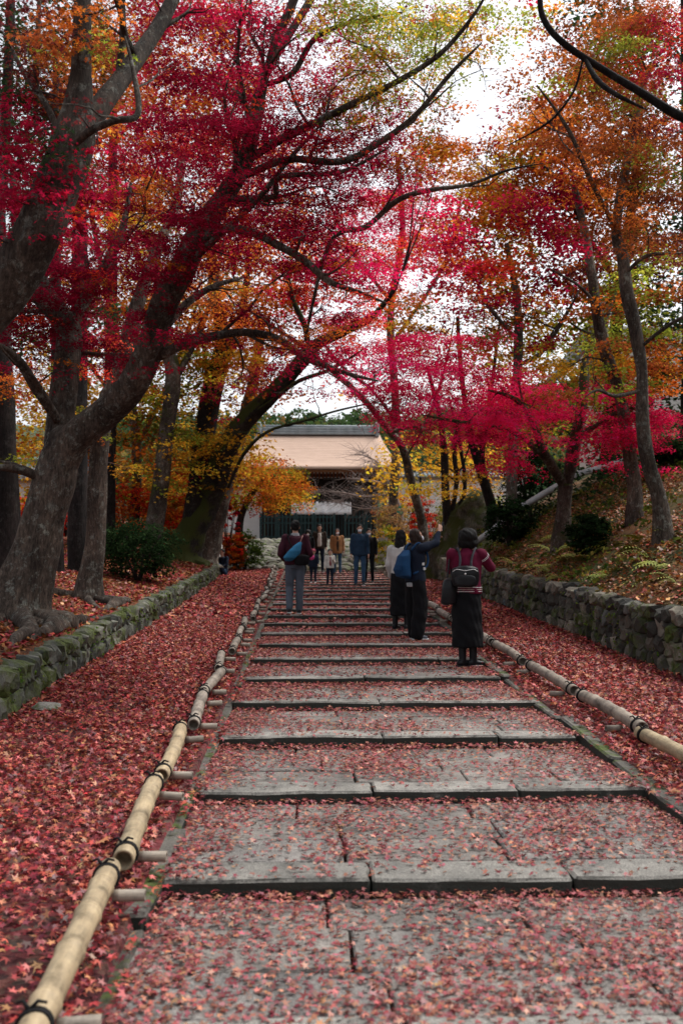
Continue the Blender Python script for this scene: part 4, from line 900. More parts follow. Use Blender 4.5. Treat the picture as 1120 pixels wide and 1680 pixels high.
for r_, row in enumerate(FRONT):
    for c_, ch in enumerate(row):
        if ch == '.': continue
        up = ch.upper(); sparse = ch.islower(); px0, py0 = c_ * 40 + 20, r_ * 40 + 20
        right = c_ >= 18
        for rep in range(4 if sparse else 6):
            px, py = jit(px0, 34), jit(py0, 30)
            col = up
            if up in 'RM' and R.random() < .12: col = R.choice('ORF')
            if up == 'M' and r_ < 14 and R.random() < .5: col = R.choice('FFOR')
            if up == 'R' and c_ >= 18 and r_ < 14:
                if R.random() < .3: continue
                if R.random() < .4: col = R.choice('OFB')
            if up == 'O' and R.random() < .3: col = R.choice('YB')
            if up == 'G' and R.random() < .35: col = R.choice('YB')
            if up == 'B' and R.random() < .3: col = R.choice('OKG')
            if up == 'K' and R.random() < .4: col = 'D'
            if r_ >= 14 and c_ >= 15 and up == 'M': key, d = 't9', R.uniform(16.2, 19.8); col = R.choice('MMMMMR')
            elif c_ <= 3 and r_ < 10: key, d = 't0', R.uniform(6.6, 9.0)
            elif c_ < 18 and up in 'RK' : key, d = 't1', R.uniform(8.6, 12.5) if c_ > 4 else R.uniform(11, 13.5)
            elif c_ < 18 and up == 'G' and r_ < 7: key, d = 't1', R.uniform(8.6, 11)
            elif up == 'M' and c_ < 18: key, d = ('t1', R.uniform(9, 12)) if R.random() < .45 and c_ < 16 else ('t8', R.uniform(29, 35)) if r_ > 9 else ('t21', R.uniform(40, 46))
            elif c_ < 10 and r_ < 12: key, d = 't2', R.uniform(13.5, 16.5)
            elif c_ < 10: key, d = R.choice([('t6', R.uniform(27.5, 32)), ('t4', R.uniform(27, 31)), ('t5', R.uniform(29, 33))]) if c_ > 4 else ('t2', R.uniform(14, 17))
            elif c_ < 18 and r_ < 14: key, d = 't6', R.uniform(25, 30)
            elif r_ >= 17 and c_ < 20: key, d = R.choice([('t14', R.uniform(29, 33)), ('t13', R.uniform(27, 31))])
            elif c_ >= 24 and up in 'BR' and r_ < 10: key, d = 't10', R.uniform(12.5, 16)
            elif c_ >= 22: key, d = R.choice([('t16', R.uniform(23, 28)), ('t11', R.uniform(16, 19))])
            elif up in 'RM': key, d = R.choice([('t12', R.uniform(22, 26)), ('t11', R.uniform(15.5, 19))])
            else: key, d = R.choice([('t12', R.uniform(23, 27)), ('t13', R.uniform(27, 31)), ('t16', R.uniform(24, 28))])
            near = d < 13.5; P0 = at(px, py, d); cl = n3(P0.x * .75 + 3, P0.y * .75, P0.z * 1.5)
            if key != 't9' and cl < (-.10 if c_ < 11 else -.05) and R.random() < .75: continue
            if key == 't9' and cl < -.25: continue
            vnear = d < 8.6 or key == 't10' and False; rp = R.uniform(26, 50) * (1.1 if not sparse else .8); rd = rp * d / F
            lf = .030 if near else (.038 if kind_mid(key) else .048 if d < 22 else .064); kind = 'star' if vnear else ('tri' if near or key in ('t9', 't2', 't10') else 'quad')
            apx = (lf * F / d); n = (rp * rp * 3.1 * .55) / (apx * apx * 1.5) * (.95 if sparse else 1.5) * (1.15 if cl > 0 else .8) * (1.15 if key == 't9' else 1) 
            TR[key].spray(at(px, py, d), rd, PC[col], n, lf, kind, flat=.085)
for r_, row in enumerate(BACK):
    for c_, ch in enumerate(row):
        if ch == '.': continue
        up = ch.upper(); sparse = ch.islower()
        for rep in range(5 if sparse else 11):
            px, py = jit(c_ * 80 + 40, 52), jit(r_ * 80 + 40, 48)
            col = up
            if up in 'OYG' and R.random() < .3: col = R.choice('OYGFB')
            if up == 'R' and R.random() < .3: col = R.choice('MFO')
            if up == 'D': key, d = ('t18', R.uniform(20, 28)) if c_ < 5 else ('t17', R.uniform(21, 27))
            elif c_ < 6: key, d = 't19', R.uniform(29, 36)
            elif c_ < 10: key, d = 't21', R.uniform(41, 48)
            else: key, d = 't16', R.uniform(25, 30)
            rp = R.uniform(30, 52) * (.7 if sparse else 1); rd = rp * d / F; lf = .10 if d < 38 else .125; apx = lf * F / d
            n = (rp * rp * 3.1 * .5) / (apx * apx * 1.2) * (.5 if sparse else 1.25)
            TR[key].spray(at(px, py, d), rd, PC[col], n, lf, 'quad', flat=.3)
# golden maple crown (domed), foreground left bits
def dome(key, px, py, d, wpx, hpx, n, cols, lf, bot=.35, kind='quad'):
    c = at(px, py, d); sx = wpx * d / F; sz = hpx * d / F
    for i in range(n):
        a = R.uniform(0, 6.28); e = math.asin(R.uniform(-bot, 1)); q = R.uniform(.72, 1.0)
        p = c + Vector((math.cos(a) * math.cos(e) * sx, math.sin(a) * math.cos(e) * sx, math.sin(e) * sz)) * q
        rd = sx * R.uniform(.16, .28); col = PC[R.choice(cols)]; apx = lf * F / d; TR[key].spray(p, rd, col, (rd * F / d) ** 2 * 1.9 / (apx * apx), lf, kind, flat=.25)
dome('t20', 430, 812, 39, 82, 66, 130, 'YYOOOG', .075); dome('t20', 380, 835, 40, 45, 40, 25, 'OOF', .075); dome('t20', 470, 812, 38.5, 26, 40, 16, 'YO', .07)
for k_ in list(TR): TR[k_].build()

# ------------------------------------------------------------------ shrubs
def shrub(name, label, px, py, d, wpx, hpx, col, n, lf, group=None, shape=1.0, cols=None):
    c = at(px, py, d); gzv = zsurf(c.x, c.y); root = empty(name, (c.x, c.y, gzv), label, 'shrub', group); sx = wpx * d / F; top = c.z + hpx * d / F; h = max(.4, top - gzv)
    T = Tubes(); q0 = random.Random(px)
    for i in range(7):
        a = q0.uniform(0, 6.28); T.add(spline([(Vector((c.x, c.y, gzv - .05)), .035), (Vector((c.x + math.cos(a) * sx * .3, c.y + math.sin(a) * sx * .3, gzv + h * .4)), .022), (Vector((c.x + math.cos(a) * sx * .6, c.y + math.sin(a) * sx * .6, gzv + h * .75)), .01)], 3), 5)
    put(T.build('stems', M_TWIG), root); P, N, S, C = [], [], [], []
    for i in range(n):
        a = R.uniform(0, 6.28); e = math.asin(R.uniform(-.9, 1)); q = R.uniform(.55, 1.02)
        p = np.array([c.x + math.cos(a) * math.cos(e) * sx * q, c.y + math.sin(a) * math.cos(e) * sx * q, gzv + h * .5 + math.sin(e) * h * .5 * q * shape])
        m_ = 26; rd = sx * .2; P.append(p + NR.normal(0, rd * .55, (m_, 3)) * np.array([1, 1, .5])); N.append(np.array([math.cos(a) * .5, math.sin(a) * .5, 1]) + NR.normal(0, .5, (m_, 3)))
        S.append(lf * NR.uniform(.6, 1.2, m_)); b = np.array(PC[R.choice(cols)] if cols else col) * math.exp(R.gauss(0, .3)); C.append(jcol(b, m_, .25, .08))
    P = np.vstack(P); P[:, 2] = np.maximum(P[:, 2], gzv + .03); o = leaves('foliage', P, np.vstack(N), np.concatenate(S), np.vstack(C), 'quad', M_LEAF); o['kind'] = 'stuff'; put(o, root); return root
DG = (.018, .035, .013)
shrub('conifer_shrub', 'dark low conifer shrub in front of the pale trunk on the left bank', 228, 915, 20, 70, 62, DG, 260, .045)
shrub('red_shrub', 'bright red shrub glimpsed left of the great maple trunk', 38, 850, 40, 42, 34, PC['F'], 90, .08)
shrub('red_shrub', 'small red shrub glimpsed right of the great maple trunk', 108, 862, 38, 18, 28, PC['F'], 50, .08)
shrub('orange_shrub', 'rounded flame orange shrub behind the conifer shrub', 212, 850, 33, 62, 62, PC['F'], 230, .07, cols='FFOO')
shrub('orange_shrub', 'tall amber shrub between the slimmer maple and the pale trunk', 285, 800, 35.5, 60, 50, PC['O'], 220, .075, cols='OOYY')
shrub('orange_shrub', 'orange shrub between the pale trunk and the dark straight trunk', 300, 862, 34.5, 46, 50, PC['O'], 160, .08, cols='OOFY')
shrub('orange_shrub', 'orange shrub at the wall end behind the couple on the left', 386, 900, 37.5, 24, 26, PC['O'], 60, .07, cols='OOF')
shrub('orange_shrub', 'red orange shrub behind the forked brown trunk', 372, 840, 38, 26, 44, PC['F'], 80, .08, cols='FFR')
shrub('green_shrub', 'rounded fresh green shrub at the far end of the left wall', 402, 905, 38, 30, 36, (.07, .12, .02), 130, .06)
shrub('green_shrub', 'yellow green shrub right of the walking family below the gate', 640, 895, 37, 34, 34, (.14, .14, .03), 110, .06, cols='GGY')
shrub('bare_shrub', 'brownish half bare shrub in front of the right plaster wall', 700, 860, 50, 34, 40, (.20, .13, .08), 80, .08)
shrub('bare_shrub', 'pale yellow shrub low beside the leaning dark tree', 735, 855, 48, 26, 34, (.34, .26, .10), 70, .08)
shrub('olive_shrub', 'broad olive and yellow shrub in front of the plaster wall behind the stump', 775, 835, 45, 60, 46, PC['G'], 200, .08, cols='GGYB')
shrub('olive_shrub', 'loose yellow shrub between the gate corner and the leaning dark tree', 655, 845, 50, 44, 44, PC['G'], 120, .085, cols='YGBY')
shrub('bare_shrub', 'fading beige and yellow shrub right of the gate fence', 640, 850, 42, 32, 34, (.36, .22, .10), 90, .07)
shrub('dark_shrub', 'glossy dark camellia bush on the right slope in front of the forked maple', 965, 888, 16.8, 38, 46, DG, 150, .045)
shrub('dark_shrub', 'tall dark evergreen bush behind the woman in the black skirt', 835, 880, 24, 44, 66, DG, 170, .055)
shrub('dark_shrub', 'dark evergreen bush above the pipe behind the forked maple', 870, 770, 27, 50, 50, DG, 150, .06)
shrub('dark_shrub', 'low dark bush in the shade at the right end of the pipe', 1105, 790, 22, 50, 70, DG, 150, .06)
shrub('red_shrub', 'small red shrub behind the trunk of the leaning tree', 690, 835, 44, 24, 30, PC['F'], 60, .08)

# ------------------------------------------------------------------ ferns on the right slope
def fern_mesh(seed):
    q = random.Random(seed); V = []; Fc = []
    for f in range(9):
        a = f / 9 * 6.28 + q.uniform(-.3, .3); L = q.uniform(.28, .45); e = q.uniform(.5, .9)
        for i in range(9):
            t = (i + 1) / 10; p = Vector((math.cos(a) * L * t, math.sin(a) * L * t, L * (e * t - .75 * t * t))); wd = .09 * math.sin(math.pi * (t * .85 + .15)) + .01
            sd = Vector((-math.sin(a), math.cos(a), 0)); fw = Vector((math.cos(a), math.sin(a), 0))
            for s_ in (-1, 1):
                b = len(V); V += [p - fw * .014, p + fw * .014, p + sd * s_ * wd + fw * .03 - Vector((0, 0, .02))]; Fc += [b, b + 1, b + 2]
    k = len(Fc) // 3; me = mesh_np('fronds', [tuple(v) for v in V], Fc, np.arange(k) * 3, np.full(k, 3)); return me
M_FERN = plain('fern_green', (.26, .26, .03), .7, (.09, .13, .02), 3, .0, 'World'); fms = [fern_mesh(s) for s in range(5)]
for m_ in fms: m_.materials.append(M_FERN)
fpos = [(905, 905), (935, 900), (880, 925), (960, 925), (900, 935), (920, 880), (1040, 905), (1065, 920), (1085, 935), (1000, 900), (1105, 880), (850, 900), (870, 915), (890, 890), (1075, 955), (945, 915), (860, 935), (1020, 935), (835, 915), (915, 950), (990, 950), (1110, 960), (840, 925), (925, 925), (1050, 890)]
for i, (px, py) in enumerate(fpos):
    best = None
    for d in np.arange(9, 32, .15):
        p = at(px, py, d)
        if p.x > wr(p.y) + .1 and p.z <= zright(p.x, p.y): best = p; break
    if best is None: continue
    o = link('fern', fms[i % 5]); o.location = (best.x, best.y, zright(best.x, best.y) - .01); s_ = R.uniform(.7, 1.3); o.scale = (s_, s_, s_); o.rotation_euler = (0, -.3, R.uniform(0, 6))
    tag(o, 'yellow green fern growing among the leaf litter on the right slope', 'fern', 'ferns on the right slope')
# grass and low weeds on the right slope
P = []; N_ = []; C = []
for i in range(1500):
    y = R.uniform(8.5, 32); u = R.uniform(.1, 9) ; x = wr(y) + u
    if n3(x * .45, y * .45, 12) + .10 * (u > 4) < -.02: continue
    n = 12; P.append(np.array([x, y, zright(x, y) + .05]) + NR.normal(0, .09, (n, 3)) * np.array([1, 1, .4])); N_.append(NR.normal(0, 1, (n, 3)) + np.array([0, -.3, .35])); C.append(jcol(R.choice([(.11, .12, .02), (.06, .075, .015), (.16, .14, .03), (.05, .07, .015)]), n))
o = leaves('slope_grass', np.vstack(P), np.vstack(N_), NR.uniform(.03, .07, len(P) * 12), np.vstack(C), 'quad', M_LEAF); tag(o, 'sparse green and yellow undergrowth over the right slope', 'undergrowth', kind='stuff')
# small weeds on walls
P = []; N_ = []; C = []
for i in range(150):
    side = R.choice([-1, 1]); y = R.uniform(7, 26); x = (wl(y) + .04) if side < 0 else wr(y) - .04; z = zp(y) + R.uniform(.1, .42 if side < 0 else .68)
    n = 14; P.append(np.array([x, y, z]) + NR.normal(0, .05, (n, 3))); N_.append(NR.normal(0, .6, (n, 3)) + np.array([-side * .8, -.3, .7])); C.append(jcol((.09, .14, .02), n))
o = leaves('wall_weeds', np.vstack(P), np.vstack(N_), NR.uniform(.012, .028, len(P) * 14), np.vstack(C), 'quad', M_LEAF); tag(o, 'small green weeds rooted in the joints of both rubble walls', 'weeds', kind='stuff')

# ------------------------------------------------------------------ pipe, rocks, stump, sign
M_PIPE = plain('grey_pipe_plastic', (.50, .51, .52), .45, (.33, .34, .34), 3, .1)
T = Tubes(); pp = []
for px, py, d in ((1085, 733, 24), (1020, 758, 24.5), (950, 777, 25), (895, 808, 25.6), (857, 831, 26), (810, 868, 26.6), (780, 890, 27)):
    p = at(px, py, d); pp.append((p, .085))
proot = empty('drain_pipe', pp[-1][0], 'pale grey plastic pipe laid down the right slope behind the bushes', 'pipe')
T.add(pp, 12, cap=True); put(T.build('pipe_run', M_PIPE), proot)
for i in (2, 4):
    d_ = (pp[i + 1][0] - pp[i][0]).normalized(); T = Tubes(); T.add([(pp[i][0] - d_ * .08, .105), (pp[i][0] + d_ * .08, .105)], 12); put(T.build('pipe_coupling', M_PIPE), proot)
# stump
st = empty('tree_stump', (at(745, 940, 31).x, 31, zsurf(at(745, 940, 31).x, 31)), 'huge leaning mossy furrowed stump beside the photographers', 'stump')
T = Tubes(); T.add(spline([(at(738, 975, 31), 50 * 31 / F), (at(742, 930, 31), 42 * 31 / F), (at(752, 890, 31), 35 * 31 / F), (at(768, 850, 31), 29 * 31 / F), (at(785, 826, 31), 22 * 31 / F), (at(797, 815, 31), 10 * 31 / F)], 7), 40, .16, True, 3, .10)
put(T.build('stump_wood', bark_mat('stump_bark', (.16, .145, .11), (.03, .028, .02), .22, .3)), st)
M_ROCK = stone_mat('boulder_rock', [(0, (.12, .12, .11)), (1, (.26, .25, .23))], .2, 2, .5)
for i, (px, py, d, sx, sz, lb) in enumerate([(800, 842, 31.5, 1.3, .55, 'flat topped rock slab lying across the mossy stump'), (815, 870, 30, .9, .7, 'rounded mossy boulder behind the woman in the black skirt'), (855, 822, 33, .9, .5, 'pale rock beside the slim trunk above the stump'), (790, 905, 29.5, .8, .6, 'small grey rock at the foot of the stump'), (1005, 905, 17, .5, .22, 'flat grey stone in the leaf litter below the curved trunk'), (1030, 893, 17, .35, .15, 'small stone in the leaf litter on the right slope')]):
    o = link('boulder', rockmesh('boulder', 60 + i, .38, 3, .35), M_ROCK); o.location = at(px, py, d); o.scale = (sx, sx * .8, sz); o.rotation_euler = (.1, .15, i); tag(o, lb, 'boulder')
o = link('flat_stone', rockmesh('flat_stone', 80, .3, 2, .3), M_ROCK); o.location = (wl(8.4) + .28, 8.6, zp(8.6) + .04); o.scale = (.24, .3, .1); tag(o, 'flat blue grey stone at the foot of the left wall among the leaves', 'stone')
sg = empty('green_sign', at(618, 880, 44), 'small green notice hung on a thin leaning pole right of the gate', 'sign')
T = Tubes(); T.add([(at(665, 900, 44), .03), (at(652, 860, 44), .028), (at(632, 790, 44), .02)], 6); put(T.build('pole', M_BARKD), sg)
c = at(655, 838, 43.8); o = box('notice', c.x - .12, c.x + .12, c.y - .02, c.y + .02, c.z - .2, c.z + .2, plain('sign_green', (.04, .30, .22), .5), sg, .01); o.rotation_euler[1] = -.25
c = at(625, 905, 40); o = box('stone_post', c.x - .16, c.x + .16, c.y - .16, c.y + .16, zp(40) - .2, c.z + .8, M_STONEL, None, .03); tag(o, 'short leaning stone post at the top right of the steps', 'post'); o.rotation_euler = (0, .12, .1)
# bare pale twigs in front of the gate
t = Tree('bare_cherry', 'leafless pale grey cherry tree with drooping twigs in front of the gate', M_TWIGP, None, M_TWIGP)
t.limb([(660, 895, 48, 6), (655, 840, 48, 5), (640, 800, 48, 4), (610, 790, 48, 2.5), (570, 785, 48, 1.5)], 6, .1, True)
t.limb([(645, 810, 48, 3), (600, 815, 47.5, 2), (560, 808, 47, 1.5), (525, 805, 47, 1)], 5); t.limb([(650, 830, 48, 2.5), (600, 835, 47.5, 1.8), (560, 826, 47, 1.2)], 5); t.limb([(640, 800, 48, 2.5), (620, 760, 48, 2), (590, 745, 48, 1)], 5)
q = Tubes()
for p, r in list(t.nodes):
    for k in range(3):
        a = p; v = Vector((R.uniform(-1, .4), R.uniform(-.4, .4), R.uniform(-.35, .45))); pts = [(a, .012)]
        for i in range(4): v += Vector((R.gauss(0, .25), R.gauss(0, .2), R.gauss(-.03, .2))); a = a + v * .28; pts.append((a, .012 - .002 * (i + 1)))
        q.add(pts, 3, 0, False)
rt = t.build(); put(q.build('twigs', M_TWIGP), rt)

# ================================================================== PEOPLE
TMPS = bpy.data.scenes.new('tmp_scene')
def capsule(bm, p0, p1, r0, r1, fl=1.0, seg=12):
    p0, p1 = Vector(p0), Vector(p1); d = p1 - p0; L = d.length; d = d / L if L > 1e-6 else Vector((0, 0, 1)); u = d.cross(Vector((0, 1, 0))); u = u.normalized() if u.length > .1 else Vector((1, 0, 0)); v = d.cross(u)
    rings = []
    for i in range(4): a = math.pi / 2 * (i + .25) / 4; rings.append((p0 - d * r0 * math.cos(a), r0 * math.sin(a)))
    rings += [(p0, r0), (p1, r1)]
    for i in range(4): a = math.pi / 2 * (i + 1 - .25) / 4; rings.append((p1 + d * r1 * math.sin(a), r1 * math.cos(a)))
    loft(bm, [(c, u * r, v * r * fl) for c, r in rings], seg)
def loft(bm, rings, seg=16):
    R_ = [[bm.verts.new(c + a * math.cos(2 * math.pi * k / seg) + b * math.sin(2 * math.pi * k / seg)) for k in range(seg)] for c, a, b in rings]
    for i in range(len(R_) - 1):
        for k in range(seg): bm.faces.new((R_[i][k], R_[i][(k + 1) % seg], R_[i + 1][(k + 1) % seg], R_[i + 1][k]))
    bm.faces.new(R_[0][::-1]); bm.faces.new(R_[-1])
def ell(bm, c, rx, ry, rz, rot=None):
    M = Matrix.Translation(Vector(c)); 
    if rot: M = M @ Matrix.Rotation(rot[0], 4, 'X') @ Matrix.Rotation(rot[1], 4, 'Y')
    bmesh.ops.create_uvsphere(bm, u_segments=16, v_segments=10, radius=1, matrix=M @ Matrix.Diagonal((rx, ry, rz, 1)))
def fuse(name, bm, vox, mat, parent, smooth=4, wrinkle=0.0, sc=9.0):
    bmesh.ops.recalc_face_normals(bm, faces=bm.faces[:]); me = bpy.data.meshes.new(name); bm.to_mesh(me); bm.free()
    o = bpy.data.objects.new('tmp', me); TMPS.collection.objects.link(o); r = o.modifiers.new('r', 'REMESH'); r.mode = 'VOXEL'; r.voxel_size = vox; r.use_smooth_shade = True
    if smooth: s = o.modifiers.new('s', 'SMOOTH'); s.iterations = smooth; s.factor = .5
    vl = TMPS.view_layers[0]; vl.update(); m2 = bpy.data.meshes.new_from_object(o.evaluated_get(vl.depsgraph)); bpy.data.objects.remove(o); m2.name = name
    if wrinkle:
        n = len(m2.vertices); q = np.empty(n * 3, np.float32); m2.vertices.foreach_get('co', q); q = q.reshape(-1, 3); nn = np.empty(n * 3, np.float32); m2.vertices.foreach_get('normal', nn); nn = nn.reshape(-1, 3)
        a = q * sc; ph = NR.uniform(0, 6, 6); f = np.sin(a[:, 0] * 1.7 + ph[0] + 1.5 * np.sin(a[:, 2] * .6 + ph[1])) * np.cos(a[:, 1] * 1.9 + a[:, 2] * .7 + ph[2]) + .6 * np.sin(a[:, 2] * 2.6 + a[:, 0] * 1.8 + ph[3] + np.sin(a[:, 1] * 2)) + .4 * np.sin(a[:, 0] * 5 + a[:, 1] * 4 + a[:, 2] * 2 + ph[4])
        m2.vertices.foreach_set('co', (q + nn * (f * wrinkle * .7)[:, None]).ravel()); m2.update()
    m2.materials.clear(); m2.materials.append(mat); m2.polygons.foreach_set('use_smooth', [True] * len(m2.polygons)); return link(name, m2, None, parent)
def cloth(n, c, rough=.9): return plain('cloth_' + n, c, rough, tuple(v * .7 for v in c), 5, .25)
M_SKIN = plain('skin', (.48, .28, .20), .55, (.42, .23, .17), 6, .05); M_HAIR = plain('black_hair', (.008, .007, .007), .7, (.003, .003, .003), 50, .4, 'Object', (1, 1, .1)); M_HAIRB = plain('brown_hair', (.035, .018, .012), .5, (.012, .007, .005), 50, .4, 'Object', (1, 1, .1))
M_MASK = plain('face_mask', (.75, .77, .82), .8, (.68, .70, .74), 8, .05); M_BLK = cloth('black', (.005, .005, .0065)); M_RUBB = plain('black_leather', (.014, .015, .017), .35, (.008, .008, .010), 8, .05)
M_WHITE = plain('white_rubber', (.65, .65, .64), .6, (.5, .5, .5), 8); M_EYE = plain('eye_dark', (.01, .008, .008), .2)
def hand(bm, wrist, direction, palm_n, s=1.0, curl=.5, side=1):
    """palm + five fingers fused into the arm mesh"""
    d = Vector(direction).normalized(); n = Vector(palm_n); n = (n - d * n.dot(d)).normalized(); u = d.cross(n) * side
    w_ = Vector(wrist); pc = w_ + d * .05 * s; loft(bm, [(w_ - d * .01 * s, u * .024 * s, n * .018 * s), (w_ + d * .03 * s, u * .036 * s, n * .017 * s), (w_ + d * .085 * s, u * .042 * s, n * .014 * s), (w_ + d * .095 * s, u * .038 * s, n * .010 * s)], 10)
    for i, (off, L) in enumerate(((-.031, .066), (-.011, .076), (.011, .071), (.031, .055))):
        p = w_ + d * .088 * s + u * off * s; a = 0; dd = d
        for j, fr in enumerate((.45, .32, .25)):
            a += curl * (.5 if j == 0 else .8); dd = (d * math.cos(a) + n * math.sin(a)); q = p + dd * L * fr * s; capsule(bm, p, q, (.0088 - .001 * j) * s, (.0080 - .001 * j) * s, 1, 8); p = q
    p = w_ + d * .03 * s - u * .034 * s; q = p + (d * .7 - u * .55 + n * .45).normalized() * .036 * s; r_ = q + (d * .85 - u * .1 + n * .5).normalized() * .03 * s
    capsule(bm, p, q, .011 * s, .010 * s, 1, 8); capsule(bm, q, r_, .010 * s, .008 * s, 1, 8)
BASE = dict(pelvis=(0, 0, .93), waist=(0, 0, 1.06), chest=(0, .0, 1.26), neck=(0, -.01, 1.43), head=(0, .02, 1.585),
            shL=(-.175, -.01, 1.385), shR=(.175, -.01, 1.385), elL=(-.225, -.02, 1.10), elR=(.225, -.02, 1.10), haL=(-.235, .08, .86), haR=(.235, .08, .86),
            hipL=(-.09, 0, .90), hipR=(.09, 0, .90), knL=(-.10, .02, .49), knR=(.10, .02, .49), ftL=(-.11, 0, .08), ftR=(.11, 0, .08))
def person(label, px, d, yaw, h=1.7, pose=None, top=None, bottom=None, shoes=None, hair='short', hairmat=None, mask=False, vox=.012, jacket_len=.84, skirt=False, wide=0, look=(0, 0), collar=None, group=None, loc=None, bulk=1.0, footyaw=0, child=False, extra=None, hm=None):
    J = {k: Vector(v) for k, v in BASE.items()}
    for k, v in (pose or {}).items(): J[k] = Vector(v)
    s = h / 1.70
    x = at(px, 940, d).x if loc is None else loc[0]; z = zstep(x, d) if loc is None else loc[2]; y = d if loc is None else loc[1]
    root = empty('person', (x, y, z), label, 'person', group, rz=rad(yaw)); root.scale = (s, s, s)
    hs_ = hm or (1.28 if child else 1.0)                    # head size
    N_, H = J['neck'], J['head'] + Vector((0, 0, .03 * (hs_ - 1)))
    hr = Matrix.Rotation(rad(look[0]), 3, 'Z') @ Matrix.Rotation(rad(look[1]), 3, 'X'); HP = lambda a, b, c: H + hr @ Vector((a * hs_, b * hs_, c * hs_))
    def hell(bm, c, rx, ry, rz): 
        M = Matrix.Translation(HP(*c)) @ hr.to_4x4() @ Matrix.Diagonal((rx * hs_, ry * hs_, rz * hs_, 1)); bmesh.ops.create_uvsphere(bm, u_segments=16, v_segments=12, radius=1, matrix=M)
    # body (skin), one continuous surface
    bm = bmesh.new(); hell(bm, (0, -.008, .022), .074, .090, .090); hell(bm, (0, .022, -.030), .058, .062, .078); hell(bm, (0, .082, -.022), .013, .017, .022); hell(bm, (0, .072, -.062), .024, .012, .010); hell(bm, (0, .060, -.092), .024, .020, .016)
    for sx in (-1, 1): hell(bm, (sx * .076, -.008, -.008), .010, .018, .030); hell(bm, (sx * .030, .070, .022), .022, .012, .007)
    capsule(bm, N_ - Vector((0, 0, .06)), H - Vector((0, 0, .06)), .056, .050)
    loft(bm, [(J['pelvis'] - Vector((0, 0, .06)), Vector((.12, 0, 0)), Vector((0, .08, 0))), (J['waist'], Vector((.115, 0, 0)), Vector((0, .078, 0))), (J['chest'], Vector((.135, 0, 0)), Vector((0, .09, 0))), (J['neck'] - Vector((0, 0, .04)), Vector((.09, 0, 0)), Vector((0, .055, 0)))], 14)
    for S_ in 'LR':
        capsule(bm, J['sh' + S_], J['el' + S_], .044, .036); capsule(bm, J['el' + S_], J['ha' + S_], .036, .023)
        capsule(bm, J['hip' + S_], J['kn' + S_], .072, .050); capsule(bm, J['kn' + S_], J['ft' + S_], .048, .034)
        fa = (J['ha' + S_] - J['el' + S_]).normalized(); sd = -1 if S_ == 'L' else 1; hand(bm, J['ha' + S_], fa, (-sd, .2, 0.05) if abs(fa.z) > .5 else (0, 0, -1) if fa.z < .3 else (0, 1, 0), 1.0, .45, sd)
    body_ = fuse('body', bm, .0095 if vox < .015 else .016, M_SKIN, root, 2)
    for sx in (-1, 1):
        bm = bmesh.new(); hell(bm, (sx * .029, .077, .005), .013, .008, .006); me = bpy.data.meshes.new('eye'); bm.to_mesh(me); bm.free(); link('eye', me, M_EYE, body_)
    # top garment
    C_, W_, Pv = J['chest'], J['waist'], J['pelvis']; b = bulk; bm = bmesh.new(); hemz = jacket_len; hem = Vector((Pv.x, Pv.y, hemz))
    rings = [(hem, Vector((.175 * b, 0, 0)), Vector((0, .128 * b, 0))), (Pv + Vector((0, 0, .02)), Vector((.172 * b, 0, 0)), Vector((0, .128 * b, 0))), (W_, Vector((.158 * b, 0, 0)), Vector((0, .118 * b, 0))), (C_, Vector((.178 * b, 0, 0)), Vector((0, .128 * b, 0))), ((J['shL'] + J['shR']) / 2 + Vector((0, 0, .0)), Vector((.165 * b, 0, 0)), Vector((0, .10 * b, 0))), (N_ + Vector((0, 0, .01)), Vector((.070, 0, 0)), Vector((0, .062, 0))), (N_ + Vector((0, .0, .035)), Vector((.060, 0, 0)), Vector((0, .058, 0)))]
    if hemz > Pv.z: rings.pop(1)
    loft(bm, rings, 20)
    for S_ in 'LR':
        sh, el, ha = J['sh' + S_], J['el' + S_], J['ha' + S_]; capsule(bm, sh, el, .070 * b, .056 * b); capsule(bm, el, el + (ha - el) * .82, .054 * b, .036 * b)
    fuse('jacket', bm, vox, top, root, 3, .007)
    if collar:
        bm = bmesh.new(); cc = N_ + Vector((0, -.004, .03)); loft(bm, [(cc - Vector((0, .0, .05)), Vector((.085, 0, 0)), Vector((0, .08, 0))), (cc + Vector((0, 0, .015)), Vector((.072, 0, 0)), Vector((0, .07, 0)))], 14); fuse('collar', bm, vox * .8, collar, root, 2, .003)
    # lower garment
    bm = bmesh.new()
    if skirt:
        sk = [(Pv + Vector((0, 0, .09)), .150, .115), (Pv, .175, .135), (Pv * .75 + Vector((0, 0, .0)), .185, .150), (Vector((Pv.x, Pv.y + .01, .48)), .190, .165), (Vector((Pv.x, Pv.y + .01, .24)), .195, .175)]
        loft(bm, [(c, Vector((a, 0, 0)), Vector((0, q, 0))) for c, a, q in sk], 24); sko = fuse('skirt', bm, vox, bottom, root, 2, .009, 14)
    else:
        loft(bm, [(Pv + Vector((0, 0, .07)), Vector((.145, 0, 0)), Vector((0, .108, 0))), (Pv - Vector((0, 0, .02)), Vector((.165, 0, 0)), Vector((0, .122, 0))), (Pv - Vector((0, 0, .10)), Vector((.15, 0, 0)), Vector((0, .11, 0)))], 18)
        for S_ in 'LR':
            hi, kn, ft = J['hip' + S_], J['kn' + S_], J['ft' + S_]; w2 = wide; capsule(bm, hi - Vector((0, 0, .02)), kn, .092 + w2 * .3, .064 + w2); capsule(bm, kn, ft + (kn - ft) * .05, .064 + w2, .050 + w2 * 1.1)
        fuse('trousers', bm, vox, bottom, root, 2, .008, 12)
